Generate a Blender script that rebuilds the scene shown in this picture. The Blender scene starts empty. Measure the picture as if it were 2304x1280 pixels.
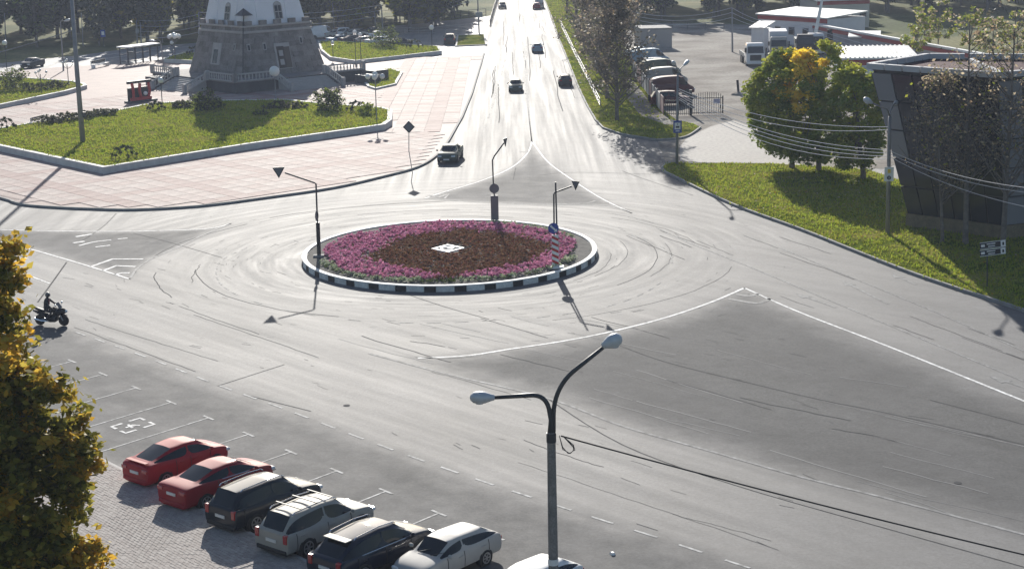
import bpy, bmesh, math, random
import numpy as np
from mathutils import Vector, Matrix
R = math.radians
random.seed(7)
rng = np.random.default_rng(7)
S = bpy.context.scene
COL = S.collection
# ------------------------------------------------------------------ camera, sky, sun, exposure
FPX, PITCH, ROLL, CH = 3792.0, R(12.957), R(1.204), 23.0
CX, CY = 1152.0, 640.0
cp, sp, cr, sr = math.cos(PITCH), math.sin(PITCH), math.cos(ROLL), math.sin(ROLL)
cam_d = bpy.data.cameras.new('camera'); cam = bpy.data.objects.new('camera', cam_d); COL.objects.link(cam)
vx = Vector((cr, -sr*sp, -sr*cp)); vd = Vector((-sr, -cr*sp, -cr*cp)); vf = Vector((0, cp, -sp))
cam.matrix_world = Matrix.Translation((0, 0, CH)) @ Matrix((vx, -vd, -vf)).transposed().to_4x4()
cam_d.sensor_width = 36; cam_d.lens = 36*FPX/2304; cam_d.clip_start = .5; cam_d.clip_end = 3000
S.camera = cam
SUN_EL, SUN_AZ = R(21.0), R(-4.7)          # azimuth measured from +Y towards +X
w = bpy.data.worlds.new('World'); S.world = w; w.use_nodes = True
nt = w.node_tree; bg = nt.nodes['Background']
sky = nt.nodes.new('ShaderNodeTexSky'); sky.sky_type = 'NISHITA'; sky.sun_disc = False
sky.sun_elevation = SUN_EL; sky.sun_rotation = SUN_AZ; sky.air_density = 1.0; sky.dust_density = 1.2; sky.ozone_density = 2.0
nt.links.new(sky.outputs[0], bg.inputs[0]); bg.inputs[1].default_value = 0.078
sd = bpy.data.lights.new('sun', 'SUN'); sd.energy = 4.9; sd.angle = R(.5); sd.color = (1, .95, .87)
sun = bpy.data.objects.new('sun', sd); COL.objects.link(sun)
sv = Vector((math.sin(SUN_AZ)*math.cos(SUN_EL), math.cos(SUN_AZ)*math.cos(SUN_EL), math.sin(SUN_EL)))
sun.rotation_euler = sv.to_track_quat('Z', 'Y').to_euler()
S.view_settings.view_transform = 'Standard'; S.view_settings.look = 'None'
S.view_settings.exposure = 0.56; S.view_settings.gamma = 1; S.view_settings.use_curve_mapping = False

# ------------------------------------------------------------------ photo measurements -> places on the ground
def ray(px, py):
    u, v = (px-CX)/FPX, (py-CY)/FPX
    return vx*u + vd*v + vf
def PZ(px, py, z=0.0):
    d = ray(px, py); t = (z-CH)/d.z
    return Vector((d.x*t, d.y*t, z))
def G(px, py): return PZ(px, py, 0.0)
def PY(px, py, y):
    d = ray(px, py); t = y/d.y
    return Vector((d.x*t, y, CH+d.z*t))
def HT(base, top):
    return PY(top[0], top[1], G(*base).y).z
def G2(pts): return [G(*p).to_2d() for p in pts]

# ------------------------------------------------------------------ materials
MATS = {}
def nd(t, typ, **kw):
    n = t.nodes.new(typ)
    for k, v in kw.items():
        if k in n.inputs: n.inputs[k].default_value = v
        else: setattr(n, k, v)
    return n
def mat(name, col, rough=.6, metal=0., noise=None, rnoise=None, bump=None, coat=0., spec=.5, rand=0., isl=0., trans=0., col2=None, fine=None):
    if name in MATS: return MATS[name]
    m = bpy.data.materials.new(name); m.use_nodes = True; t = m.node_tree; b = t.nodes['Principled BSDF']
    b.inputs['Roughness'].default_value = rough; b.inputs['Metallic'].default_value = metal
    b.inputs['Coat Weight'].default_value = coat; b.inputs['Coat Roughness'].default_value = .035
    b.inputs['Specular IOR Level'].default_value = spec
    c4 = (*col, 1); b.inputs['Base Color'].default_value = c4
    tc = t.nodes.new('ShaderNodeTexCoord'); out = None
    def mul(prev, fac_sock, amt):
        mr = nd(t, 'ShaderNodeMapRange'); t.links.new(fac_sock, mr.inputs[0]); mr.inputs[3].default_value = 1-amt; mr.inputs[4].default_value = 1+amt
        mx = nd(t, 'ShaderNodeVectorMath', operation='SCALE')
        if prev is None: mx.inputs[0].default_value = col
        else: t.links.new(prev, mx.inputs[0])
        t.links.new(mr.outputs[0], mx.inputs['Scale']); return mx.outputs[0]
    if col2 and (noise or isl or rand):
        mx = nd(t, 'ShaderNodeMix', data_type='RGBA'); mx.inputs[6].default_value = c4; mx.inputs[7].default_value = (*col2, 1)
        if isl:
            g = t.nodes.new('ShaderNodeNewGeometry'); t.links.new(g.outputs['Random Per Island'], mx.inputs[0])
        elif rand:
            g = t.nodes.new('ShaderNodeObjectInfo'); t.links.new(g.outputs['Random'], mx.inputs[0])
        else:
            n = nd(t, 'ShaderNodeTexNoise', Scale=noise[0], Detail=6.); t.links.new(tc.outputs['Object'], n.inputs['Vector'])
            mr = nd(t, 'ShaderNodeMapRange'); t.links.new(n.outputs[0], mr.inputs[0]); mr.inputs[1].default_value = .38; mr.inputs[2].default_value = .62
            t.links.new(mr.outputs[0], mx.inputs[0])
        out = mx.outputs[2]
    if noise:
        n = nd(t, 'ShaderNodeTexNoise', Scale=noise[0], Detail=8., Roughness=.65); t.links.new(tc.outputs['Object'], n.inputs['Vector'])
        mr = nd(t, 'ShaderNodeMapRange'); t.links.new(n.outputs[0], mr.inputs[0]); mr.inputs[1].default_value = .3; mr.inputs[2].default_value = .7
        out = mul(out, mr.outputs[0], noise[1])
    if fine:
        n = nd(t, 'ShaderNodeTexNoise', Scale=fine[0], Detail=3.); t.links.new(tc.outputs['Object'], n.inputs['Vector'])
        mr = nd(t, 'ShaderNodeMapRange'); t.links.new(n.outputs[0], mr.inputs[0]); mr.inputs[1].default_value = .3; mr.inputs[2].default_value = .7
        out = mul(out, mr.outputs[0], fine[1])
    if isl and not col2:
        g = t.nodes.new('ShaderNodeNewGeometry'); out = mul(out, g.outputs['Random Per Island'], isl)
    if rand and not col2:
        g = t.nodes.new('ShaderNodeObjectInfo'); out = mul(out, g.outputs['Random'], rand)
    if out: t.links.new(out, b.inputs['Base Color'])
    if rnoise:
        n = nd(t, 'ShaderNodeTexNoise', Scale=rnoise[0], Detail=6.); t.links.new(tc.outputs['Object'], n.inputs['Vector'])
        mr = nd(t, 'ShaderNodeMapRange'); t.links.new(n.outputs[0], mr.inputs[0]); mr.inputs[1].default_value = .3; mr.inputs[2].default_value = .7
        mr.inputs[3].default_value = rough-rnoise[1]; mr.inputs[4].default_value = rough+rnoise[1]; t.links.new(mr.outputs[0], b.inputs['Roughness'])
    if bump:
        n = nd(t, 'ShaderNodeTexNoise', Scale=bump[0], Detail=4.); t.links.new(tc.outputs['Object'], n.inputs['Vector'])
        bp = nd(t, 'ShaderNodeBump', Strength=bump[1], Distance=bump[2]); t.links.new(n.outputs[0], bp.inputs['Height']); t.links.new(bp.outputs[0], b.inputs['Normal'])
    if trans:
        tr = t.nodes.new('ShaderNodeBsdfTranslucent'); ms = t.nodes.new('ShaderNodeMixShader'); ms.inputs[0].default_value = trans
        if out: t.links.new(out, tr.inputs[0])
        else: tr.inputs[0].default_value = c4
        o = t.nodes['Material Output']; t.links.new(b.outputs[0], ms.inputs[1]); t.links.new(tr.outputs[0], ms.inputs[2]); t.links.new(ms.outputs[0], o.inputs[0])
    MATS[name] = m; return m

def asphalt(name, col, rough, cx, cy, unworn=None, streak=.09, rn=.045, grain=.22, spec=.2):
    """asphalt with grain, blotches, and streaks left by tyres circling (cx,cy)"""
    if name in MATS: return MATS[name]
    m = mat(name, col, rough, spec=spec); t = m.node_tree; b = t.nodes['Principled BSDF']; tc = t.nodes.new('ShaderNodeTexCoord')
    def noise(vec, sc, det, lo, hi, lo2=.3, hi2=.7, ro=.6):
        n = nd(t, 'ShaderNodeTexNoise', Scale=sc, Detail=det, Roughness=ro); t.links.new(vec, n.inputs['Vector'])
        mr = nd(t, 'ShaderNodeMapRange'); t.links.new(n.outputs[0], mr.inputs[0])
        mr.inputs[1].default_value = lo2; mr.inputs[2].default_value = hi2; mr.inputs[3].default_value = lo; mr.inputs[4].default_value = hi
        return mr.outputs[0]
    P = tc.outputs['Object']
    g1 = noise(P, .12, 8., .80, 1.20, ro=.7); g2 = noise(P, 7., 7., 1-grain*1.5, 1+grain*1.5, ro=.8); g3 = noise(P, 1.7, 6., .86, 1.14, ro=.7)
    sub = nd(t, 'ShaderNodeVectorMath', operation='SUBTRACT'); t.links.new(P, sub.inputs[0]); sub.inputs[1].default_value = (cx, cy, 0)
    sx = t.nodes.new('ShaderNodeSeparateXYZ'); t.links.new(sub.outputs[0], sx.inputs[0])
    le = nd(t, 'ShaderNodeVectorMath', operation='LENGTH'); t.links.new(sub.outputs[0], le.inputs[0])
    at = nd(t, 'ShaderNodeMath', operation='ARCTAN2'); t.links.new(sx.outputs[1], at.inputs[0]); t.links.new(sx.outputs[0], at.inputs[1])
    am = nd(t, 'ShaderNodeMath', operation='MULTIPLY'); t.links.new(at.outputs[0], am.inputs[0]); am.inputs[1].default_value = 1.3
    cb = t.nodes.new('ShaderNodeCombineXYZ'); t.links.new(le.outputs['Value'], cb.inputs[0]); t.links.new(am.outputs[0], cb.inputs[1])
    s1 = noise(cb.outputs[0], 1.6, 5., 1-streak, 1+streak)
    # lengthwise streaks on the road running away
    mp = nd(t, 'ShaderNodeMapping'); mp.inputs['Scale'].default_value = (1.0, .02, 1); t.links.new(P, mp.inputs[0])
    s2 = noise(mp.outputs[0], 1.3, 4., 1-streak*1.3, 1+streak*1.3)
    far = nd(t, 'ShaderNodeMapRange'); t.links.new(le.outputs['Value'], far.inputs[0]); far.inputs[1].default_value = 22; far.inputs[2].default_value = 40
    yp = nd(t, 'ShaderNodeMath', operation='GREATER_THAN'); t.links.new(sx.outputs[1], yp.inputs[0]); yp.inputs[1].default_value = 0
    k1 = nd(t, 'ShaderNodeMath', operation='MULTIPLY'); t.links.new(far.outputs[0], k1.inputs[0]); t.links.new(yp.outputs[0], k1.inputs[1])
    mixs = nd(t, 'ShaderNodeMix'); t.links.new(k1.outputs[0], mixs.inputs[0]); t.links.new(s1, mixs.inputs[2]); t.links.new(s2, mixs.inputs[3])
    vr = nd(t, 'ShaderNodeVectorRotate', rotation_type='Z_AXIS', Angle=R(47.8)); t.links.new(sub.outputs[0], vr.inputs['Vector'])
    mp3 = nd(t, 'ShaderNodeMapping'); mp3.inputs['Scale'].default_value = (.05, .8, 1); t.links.new(vr.outputs[0], mp3.inputs[0])
    s3 = noise(mp3.outputs[0], 1.0, 7., 1-streak*.8, 1+streak*.8, ro=.7)
    f3 = nd(t, 'ShaderNodeMapRange'); t.links.new(le.outputs['Value'], f3.inputs[0]); f3.inputs[1].default_value = 13; f3.inputs[2].default_value = 21
    yn = nd(t, 'ShaderNodeMath', operation='LESS_THAN'); t.links.new(sx.outputs[1], yn.inputs[0]); yn.inputs[1].default_value = 2
    k3 = nd(t, 'ShaderNodeMath', operation='MULTIPLY'); t.links.new(f3.outputs[0], k3.inputs[0]); t.links.new(yn.outputs[0], k3.inputs[1])
    mix3 = nd(t, 'ShaderNodeMix'); t.links.new(k3.outputs[0], mix3.inputs[0]); t.links.new(mixs.outputs[0], mix3.inputs[2]); t.links.new(s3, mix3.inputs[3]); mixs = mix3
    prev = mixs.outputs[0]
    for q in (g1, g2, g3):
        mm = nd(t, 'ShaderNodeMath', operation='MULTIPLY'); t.links.new(prev, mm.inputs[0]); t.links.new(q, mm.inputs[1]); prev = mm.outputs[0]
    sc = nd(t, 'ShaderNodeVectorMath', operation='SCALE'); sc.inputs[0].default_value = col; t.links.new(prev, sc.inputs['Scale']); t.links.new(sc.outputs[0], b.inputs['Base Color'])
    if unworn:
        att = nd(t, 'ShaderNodeAttribute', attribute_name='unworn'); mxc = nd(t, 'ShaderNodeMix', data_type='RGBA'); mxc.inputs[6].default_value = (*col, 1); mxc.inputs[7].default_value = (*unworn, 1)
        pn = noise(P, .55, 6., -.22, .22, ro=.7); ad = nd(t, 'ShaderNodeMath', operation='ADD'); t.links.new(att.outputs['Fac'], ad.inputs[0])
        ed = nd(t, 'ShaderNodeMath', operation='MULTIPLY_ADD'); t.links.new(att.outputs['Fac'], ed.inputs[0]); ed.inputs[1].default_value = -1; ed.inputs[2].default_value = 1
        pm_ = nd(t, 'ShaderNodeMath', operation='MULTIPLY'); t.links.new(att.outputs['Fac'], pm_.inputs[0]); t.links.new(ed.outputs[0], pm_.inputs[1])
        p4 = nd(t, 'ShaderNodeMath', operation='MULTIPLY'); t.links.new(pm_.outputs[0], p4.inputs[0]); p4.inputs[1].default_value = 4
        pq = nd(t, 'ShaderNodeMath', operation='MULTIPLY'); t.links.new(p4.outputs[0], pq.inputs[0]); t.links.new(pn, pq.inputs[1]); t.links.new(pq.outputs[0], ad.inputs[1])
        t.links.new(ad.outputs[0], mxc.inputs[0]); t.links.new(mxc.outputs[2], sc.inputs[0])
    r1 = nd(t, 'ShaderNodeMapRange'); t.links.new(mixs.outputs[0], r1.inputs[0]); r1.inputs[1].default_value = 1-streak; r1.inputs[2].default_value = 1+streak
    r1.inputs[3].default_value = rough+rn; r1.inputs[4].default_value = rough-rn; t.links.new(r1.outputs[0], b.inputs['Roughness'])
    if unworn:
        rx = nd(t, 'ShaderNodeMix'); t.links.new(ad.outputs[0], rx.inputs[0]); t.links.new(r1.outputs[0], rx.inputs[2]); rx.inputs[3].default_value = .92; t.links.new(rx.outputs[0], b.inputs['Roughness'])
        sx2 = nd(t, 'ShaderNodeMix'); t.links.new(ad.outputs[0], sx2.inputs[0]); sx2.inputs[2].default_value = spec; sx2.inputs[3].default_value = .2; t.links.new(sx2.outputs[0], b.inputs['Specular IOR Level'])
    return m

# ------------------------------------------------------------------ mesh builder
class MB:
    def __init__(s): s.v = []; s.f = []; s.m = []
    def add(s, vs, fs, mi=0):
        o = len(s.v); s.v += [tuple(x) for x in vs]
        for f in fs: s.f.append(tuple(i+o for i in f)); s.m.append(mi)
        return s
    def box(s, c, size, mi=0, rz=0., taper=1., M=None):
        x, y, z = size[0]/2, size[1]/2, size[2]/2; vs = []
        for sz in (-1, 1):
            k = taper if sz > 0 else 1
            for a, b in ((-1, -1), (1, -1), (1, 1), (-1, 1)): vs.append(Vector((a*x*k, b*y*k, sz*z)))
        if rz: vs = [Matrix.Rotation(rz, 3, 'Z') @ q for q in vs]
        vs = [q+Vector(c) for q in vs]
        if M: vs = [M @ q for q in vs]
        return s.add(vs, [(3, 2, 1, 0), (4, 5, 6, 7), (0, 1, 5, 4), (1, 2, 6, 5), (2, 3, 7, 6), (3, 0, 4, 7)], mi)
    def prism(s, poly, z0, z1, mi=0, top=True):
        n = len(poly); a = sum(poly[i][0]*poly[(i+1) % n][1]-poly[(i+1) % n][0]*poly[i][1] for i in range(n))
        if a < 0: poly = poly[::-1]
        vs = [(p[0], p[1], z0) for p in poly]+[(p[0], p[1], z1) for p in poly]
        fs = [(i, (i+1) % n, n+(i+1) % n, n+i) for i in range(n)]
        fs.append(tuple(range(n, 2*n)))
        return s.add(vs, fs, mi)
    def sheet(s, poly, z, mi=0):
        n = len(poly); a = sum(poly[i][0]*poly[(i+1) % n][1]-poly[(i+1) % n][0]*poly[i][1] for i in range(n))
        if a < 0: poly = poly[::-1]
        return s.add([(p[0], p[1], z) for p in poly], [tuple(range(n))], mi)
    def tube(s, pts, r, n=8, mi=0, caps=True):
        pts = [Vector(p) for p in pts]; rs = r if isinstance(r, (list, tuple)) else [r]*len(pts)
        o = len(s.v); prev = None
        for i, p in enumerate(pts):
            d = (pts[min(i+1, len(pts)-1)]-pts[max(i-1, 0)]).normalized()
            a = d.orthogonal().normalized() if prev is None else (prev-d*prev.dot(d)).normalized()
            prev = a; b = d.cross(a)
            for k in range(n):
                t = 2*math.pi*k/n; s.v.append(tuple(p+(a*math.cos(t)+b*math.sin(t))*rs[i]))
        for i in range(len(pts)-1):
            for k in range(n):
                s.f.append((o+i*n+k, o+i*n+(k+1) % n, o+(i+1)*n+(k+1) % n, o+(i+1)*n+k)); s.m.append(mi)
        if caps:
            s.f.append(tuple(o+k for k in range(n))[::-1]); s.m.append(mi)
            s.f.append(tuple(o+(len(pts)-1)*n+k for k in range(n))); s.m.append(mi)
        return s
    def lathe(s, prof, c=(0, 0, 0), n=12, mi=0, axis='Z'):
        o = len(s.v)
        for r, z in prof:
            for k in range(n):
                t = 2*math.pi*k/n; p = (r*math.cos(t), r*math.sin(t), z)
                if axis == 'Y': p = (p[0], p[2], p[1])
                if axis == 'X': p = (p[2], p[0], p[1])
                s.v.append((p[0]+c[0], p[1]+c[1], p[2]+c[2]))
        for i in range(len(prof)-1):
            for k in range(n): s.f.append((o+i*n+k, o+i*n+(k+1) % n, o+(i+1)*n+(k+1) % n, o+(i+1)*n+k)); s.m.append(mi)
        s.f.append(tuple(o+k for k in range(n))[::-1]); s.m.append(mi)
        s.f.append(tuple(o+(len(prof)-1)*n+k for k in range(n))); s.m.append(mi)
        return s
    def ball(s, c, r, mi=0, n=8, sz=1.):
        prof = [(max(r*math.sin(math.pi*i/6), .001), -r*sz*math.cos(math.pi*i/6)) for i in range(7)]
        return s.lathe(prof, c, n, mi)
    def ribbon(s, pts, wd, z, mi=0):
        pts = [Vector((p[0], p[1])) for p in pts]; o = len(s.v); n = len(pts)
        for i, p in enumerate(pts):
            d = (pts[min(i+1, n-1)]-pts[max(i-1, 0)]).normalized(); q = Vector((-d.y, d.x))*wd/2
            s.v += [(p.x-q.x, p.y-q.y, z), (p.x+q.x, p.y+q.y, z)]
        for i in range(n-1): s.f.append((o+2*i, o+2*i+2, o+2*i+3, o+2*i+1)); s.m.append(mi)
        return s
    def wall(s, pts, wd, z0, z1, mi=0, closed=False):
        """a strip of kerb or wall following pts (2D), centred"""
        pts = [Vector((p[0], p[1])) for p in pts]; n = len(pts); o = len(s.v)
        for i, p in enumerate(pts):
            if closed: a, b = pts[i-1], pts[(i+1) % n]
            else: a, b = pts[max(i-1, 0)], pts[min(i+1, n-1)]
            d1 = (p-a).normalized() if (p-a).length > 1e-6 else (b-p).normalized(); d2 = (b-p).normalized() if (b-p).length > 1e-6 else d1
            d = (d1+d2).normalized(); q = Vector((-d.y, d.x)); k = 1/max(.35, d.dot(d1)); q = q*wd/2*k
            s.v += [(p.x-q.x, p.y-q.y, z0), (p.x+q.x, p.y+q.y, z0), (p.x+q.x, p.y+q.y, z1), (p.x-q.x, p.y-q.y, z1)]
        for i in range(n if closed else n-1):
            j = (i+1) % n
            for k in range(4):
                s.f.append((o+4*i+k, o+4*j+k, o+4*j+(k+1) % 4, o+4*i+(k+1) % 4)); s.m.append(mi)
        if not closed:
            s.f.append((o, o+1, o+2, o+3)); s.m.append(mi); e = o+4*(n-1); s.f.append((e+3, e+2, e+1, e)); s.m.append(mi)
        return s
    def mesh(s, name, mats, smooth=False):
        me = bpy.data.meshes.new(name); me.from_pydata(s.v, [], s.f)
        for m_ in (mats if isinstance(mats, (list, tuple)) else [mats]): me.materials.append(m_)
        me.polygons.foreach_set('material_index', s.m)
        if smooth: me.polygons.foreach_set('use_smooth', [True]*len(s.f))
        bm = bmesh.new(); bm.from_mesh(me); bmesh.ops.recalc_face_normals(bm, faces=bm.faces)
        big = [f for f in bm.faces if len(f.verts) > 8]
        if big: bmesh.ops.triangulate(bm, faces=big)
        bm.to_mesh(me); bm.free()
        return me
    def build(s, name, mats, parent=None, smooth=False, bev=0., **kw):
        return link(name, s.mesh(name, mats, smooth), parent, bev=bev, **kw)
def link(name, me, parent=None, loc=None, rz=None, bev=0., label=None, cat=None, group=None, kind=None):
    o = bpy.data.objects.new(name, me); COL.objects.link(o)
    if parent: o.parent = parent
    if loc is not None: o.location = loc
    if rz is not None: o.rotation_euler = (0, 0, rz)
    if bev:
        m = o.modifiers.new('bevel', 'BEVEL'); m.width = bev; m.segments = 2; m.limit_method = 'ANGLE'
    return tag(o, label, cat, group, kind)
def tag(o, label=None, cat=None, group=None, kind=None):
    if label: o['label'] = label
    if cat: o['category'] = cat
    if group: o['group'] = group
    if kind: o['kind'] = kind
    return o
def thing(name, label, cat, loc=(0, 0, 0), rz=0., group=None):
    o = bpy.data.objects.new(name, None); COL.objects.link(o); o.location = loc; o.rotation_euler = (0, 0, rz); o.empty_display_size = .2
    return tag(o, label, cat, group)
def dup(o, loc=None, rz=None, scale=None, label=None, group=None, parent=None):
    c = o.copy(); COL.objects.link(c)
    if parent: c.parent = parent
    if loc is not None: c.location = loc
    if rz is not None: c.rotation_euler = (0, 0, rz)
    if scale: c.scale = (scale,)*3 if not isinstance(scale, (tuple, list)) else scale
    if label: c['label'] = label
    if group: c['group'] = group
    for ch in list(o.children): dup(ch, parent=c)
    return c
def inside(p, poly):
    x, y = p[0], p[1]; r = False; n = len(poly)
    for i in range(n):
        a, b = poly[i], poly[i-1]
        if (a[1] > y) != (b[1] > y) and x < (b[0]-a[0])*(y-a[1])/(b[1]-a[1])+a[0]: r = not r
    return r
def smoothline(pts, k=6):
    """Catmull-Rom through 2D points"""
    P = [Vector(p) for p in pts]; out = []
    for i in range(len(P)-1):
        a, b, c, d = P[max(i-1, 0)], P[i], P[i+1], P[min(i+2, len(P)-1)]
        for j in range(k):
            t = j/k; out.append(.5*((2*b)+(c-a)*t+(2*a-5*b+4*c-d)*t*t+(3*b-a-3*c+d)*t**3))
    out.append(P[-1]); return out
def walk(pts, step):
    """points every step metres along a polyline, with direction"""
    res = []; acc = 0.; nxt = 0.
    for a, b in zip(pts[:-1], pts[1:]):
        L = (b-a).length
        while nxt <= acc+L and L > 0:
            t = (nxt-acc)/L; res.append((a+(b-a)*t, (b-a)/L)); nxt += step
        acc += L
    return res
# ------------------------------------------------------------------ the setting
ISL = Vector((-4.05, 109.0)); IA, IB = 9.55, 10.5       # flower island: centre and half axes
M_road = asphalt('road_asphalt', (.112, .112, .114), .785, ISL.x, ISL.y, spec=.5, unworn=(.092, .092, .092), streak=.11)
M_rough = asphalt('rough_asphalt', (.085, .085, .086), .9, ISL.x+30, ISL.y-80, streak=.10, rn=.03, grain=.3)
M_park = asphalt('parking_asphalt', (.10, .098, .096), .85, ISL.x, ISL.y, streak=.06, rn=.04, grain=.3)
M_side = asphalt('side_asphalt', (.22, .22, .22), .7, 400, 0, streak=.05)
M_paint = mat('road_paint', (.66, .66, .65), .75, spec=.2, fine=(3.5, .4), noise=(.5, .2)); M_bay = mat('bay_paint', (.42, .42, .41), .8, spec=.2, fine=(3.5, .5), noise=(.5, .25))
M_worn = mat('worn_paint', (.24, .24, .237), .8, spec=.2, fine=(3., .5), noise=(.4, .3))
M_scuff = mat('tyre_scuff', (.22, .22, .22), .8, spec=.2)
M_tar = mat('tar', (.072, .072, .074), .95, spec=.1, noise=(1.2, .4))
M_kerb = mat('kerb_concrete', (.42, .41, .39), .85, noise=(1.5, .2), fine=(20, .15))
M_kerbd = mat('kerb_grey', (.28, .275, .265), .9, noise=(1.5, .25))
M_white = mat('white_paint', (.78, .78, .76), .6, noise=(2, .08))
M_black = mat('black_paint', (.02, .02, .022), .5)
M_pink = mat('pink_granite', (.30, .218, .20), .8, spec=.25, rand=1, col2=(.345, .285, .265), noise=(.5, .28), fine=(9, .15))
M_band = mat('band_granite', (.25, .175, .16), .75, spec=.2, noise=(.5, .2), fine=(6, .15))
M_grass = mat('grass_turf', (.125, .165, .025), .95, spec=0., noise=(.28, .35), fine=(6., .5), col2=(.20, .185, .05))
M_blade = mat('grass_blade', (.24, .33, .03), .9, spec=0., isl=1, col2=(.32, .31, .05), trans=.5)
M_dirt = mat('dirt', (.20, .175, .15), .95, spec=.1, noise=(.12, .3), fine=(2.5, .25), col2=(.27, .25, .22))
M_meadow = mat('meadow', (.085, .11, .03), .95, spec=.05, noise=(.05, .35), fine=(1.5, .3), col2=(.17, .16, .07))

gs = MB(); gs.add([(-280, -30, -.06), (280, -30, -.06), (280, 560, -.06), (-280, 560, -.06)], [(0, 1, 2, 3)])
gs.build('ground', M_meadow, kind='structure')

# carriageway: one broad sheet for the roundabout and the roads that meet there
L_kerb = G2([(1010, 318), (1040, 265), (1062, 212), (1089, 122), (1104, 70), (1122, 0)])
R_kerb = G2([(1476, 317), (1400, 305), (1357, 290), (1340, 272), (1320, 237), (1300, 195), (1275, 130), (1257, 87), (1242, 42), (1225, 0)])
rd = MB()
poly = [(-160, 30), (120, 30), (120, 155), (40, 155)] + [tuple(p) for p in R_kerb[1:]] + [(11, 470), (-10, 470)] + [tuple(p) for p in L_kerb[::-1]] + [(-160, 160)]
poly = [(-160, 30), (120, 30), (120, 150), (16, 160)]
poly += [(p.x+.5, p.y) for p in R_kerb[3:]] + [(R_kerb[-1].x+1, 540), (L_kerb[-1].x-1, 540)] + [(p.x-.5, p.y) for p in L_kerb[::-1]] + [(-160, 155)]
rd.sheet(poly, -.006)
gx0, gy0, gstep, gnx, gny = -70., 32., .6, 225, 235
GXY = np.stack(np.meshgrid(gx0+gstep*np.arange(gnx), gy0+gstep*np.arange(gny), indexing='xy'), -1).reshape(-1, 2)
n0 = len(rd.v)
def sdf(poly_, P):
    A = np.array([tuple(p) for p in poly_]); B = np.roll(A, -1, 0); dmin = np.full(len(P), 1e9); ins = np.zeros(len(P), bool)
    for a, b_ in zip(A, B):
        ab = b_-a; L2 = max((ab**2).sum(), 1e-9); t_ = np.clip(((P-a) @ ab)/L2, 0, 1); dmin = np.minimum(dmin, np.hypot(*(P-a-t_[:, None]*ab).T))
        c_ = (a[1] > P[:, 1]) != (b_[1] > P[:, 1])
        if a[1] != b_[1]: ins ^= c_ & (P[:, 0] < (b_[0]-a[0])*(P[:, 1]-a[1])/(b_[1]-a[1])+a[0])
    return np.where(ins, dmin, -dmin)
rd.v += [(x, y, 0.) for x, y in GXY]
rd.f += [(n0+j*gnx+i, n0+j*gnx+i+1, n0+(j+1)*gnx+i+1, n0+(j+1)*gnx+i) for j in range(gny-1) for i in range(gnx-1)]; rd.m = [0]*len(rd.f)
road = rd.build('road', M_road, kind='structure')
UNW = np.zeros(len(GXY))
def unworn(pts, soft, k=1., shift=0.):
    global UNW
    d = sdf(pts, GXY)+shift; v = np.clip((d+soft)/(2*soft), 0, 1); UNW = np.maximum(UNW, k*v*v*(3-2*v))
def flat(name, pts, z, m, parent=None, kind='structure', world=False):
    b = MB(); b.sheet([tuple(p) for p in (pts if world else G2(pts))], z); return b.build(name, m, parent, kind=kind if parent is None else None)
# areas the traffic does not polish
isl_top_l = smoothline(G2([(1197, 318), (1187, 345), (1150, 378), (1080, 408), (1000, 432), (955, 447)]))
isl_top_r = smoothline(G2([(1197, 318), (1230, 362), (1280, 400), (1350, 445), (1422, 480)]))
bot_t = smoothline(G2([(955, 447), (1100, 456), (1250, 461), (1365, 463), (1422, 480)]))
unworn(isl_top_l + bot_t[1:-1] + isl_top_r[::-1], 1., .75, -.3)
left_top = smoothline(G2([(-260, 505), (0, 517), (200, 521), (330, 520), (465, 515), (520, 503)]))
left_r = smoothline(G2([(520, 503), (455, 530), (400, 557), (345, 580), (310, 603), (292, 628)]))
left_b = smoothline(G2([(-400, 443), (0, 543), (150, 584), (292, 628)]))
unworn(left_top + left_r[1:-1] + left_b[::-1], 1., .75, -.3)
big_t = smoothline(G2([(940, 806), (1050, 800), (1150, 785), (1270, 767), (1380, 745), (1500, 714), (1600, 680), (1675, 648)]))
big_r = smoothline(G2([(1675, 648), (1800, 703), (2000, 780), (2304, 902), (2700, 1060)]))
big_b = smoothline(G2([(830, 795), (1000, 840), (1230, 895), (1400, 958), (1600, 1015), (1800, 1072), (2000, 1122), (2304, 1202), (2700, 1310)]))
unworn(big_t + big_r[1:] + big_b[::-1][:-8], 2.2, .92, -.7)
park_edge = smoothline(G2([(-250, 640), (-60, 680), (60, 712), (160, 742), (320, 800), (490, 866), (640, 920), (860, 1003), (1041, 1067), (1250, 1136), (1470, 1206), (1640, 1262), (1900, 1345), (2300, 1460)]))
kerb_dir = (Vector(G(477, 1164).to_2d())-Vector(G(245, 1048).to_2d())).normalized()
K0 = Vector(G(245, 1048).to_2d()); Ka, Kb = K0-kerb_dir*60, K0+kerb_dir*40
unworn(park_edge + [Kb, Ka], 1.6, .62, -.3)
att_ = road.data.attributes.new('unworn', 'FLOAT', 'POINT'); vals = np.zeros(len(road.data.vertices), np.float32)
co_ = np.zeros(len(road.data.vertices)*3); road.data.vertices.foreach_get('co', co_); co_ = co_.reshape(-1, 3)
on = co_[:, 2] > -.003; ix = np.rint((co_[on, 0]-gx0)/gstep).astype(int); iy = np.rint((co_[on, 1]-gy0)/gstep).astype(int); vals[on] = UNW.reshape(gny, gnx)[iy, ix]; att_.data.foreach_set('value', vals)

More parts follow.
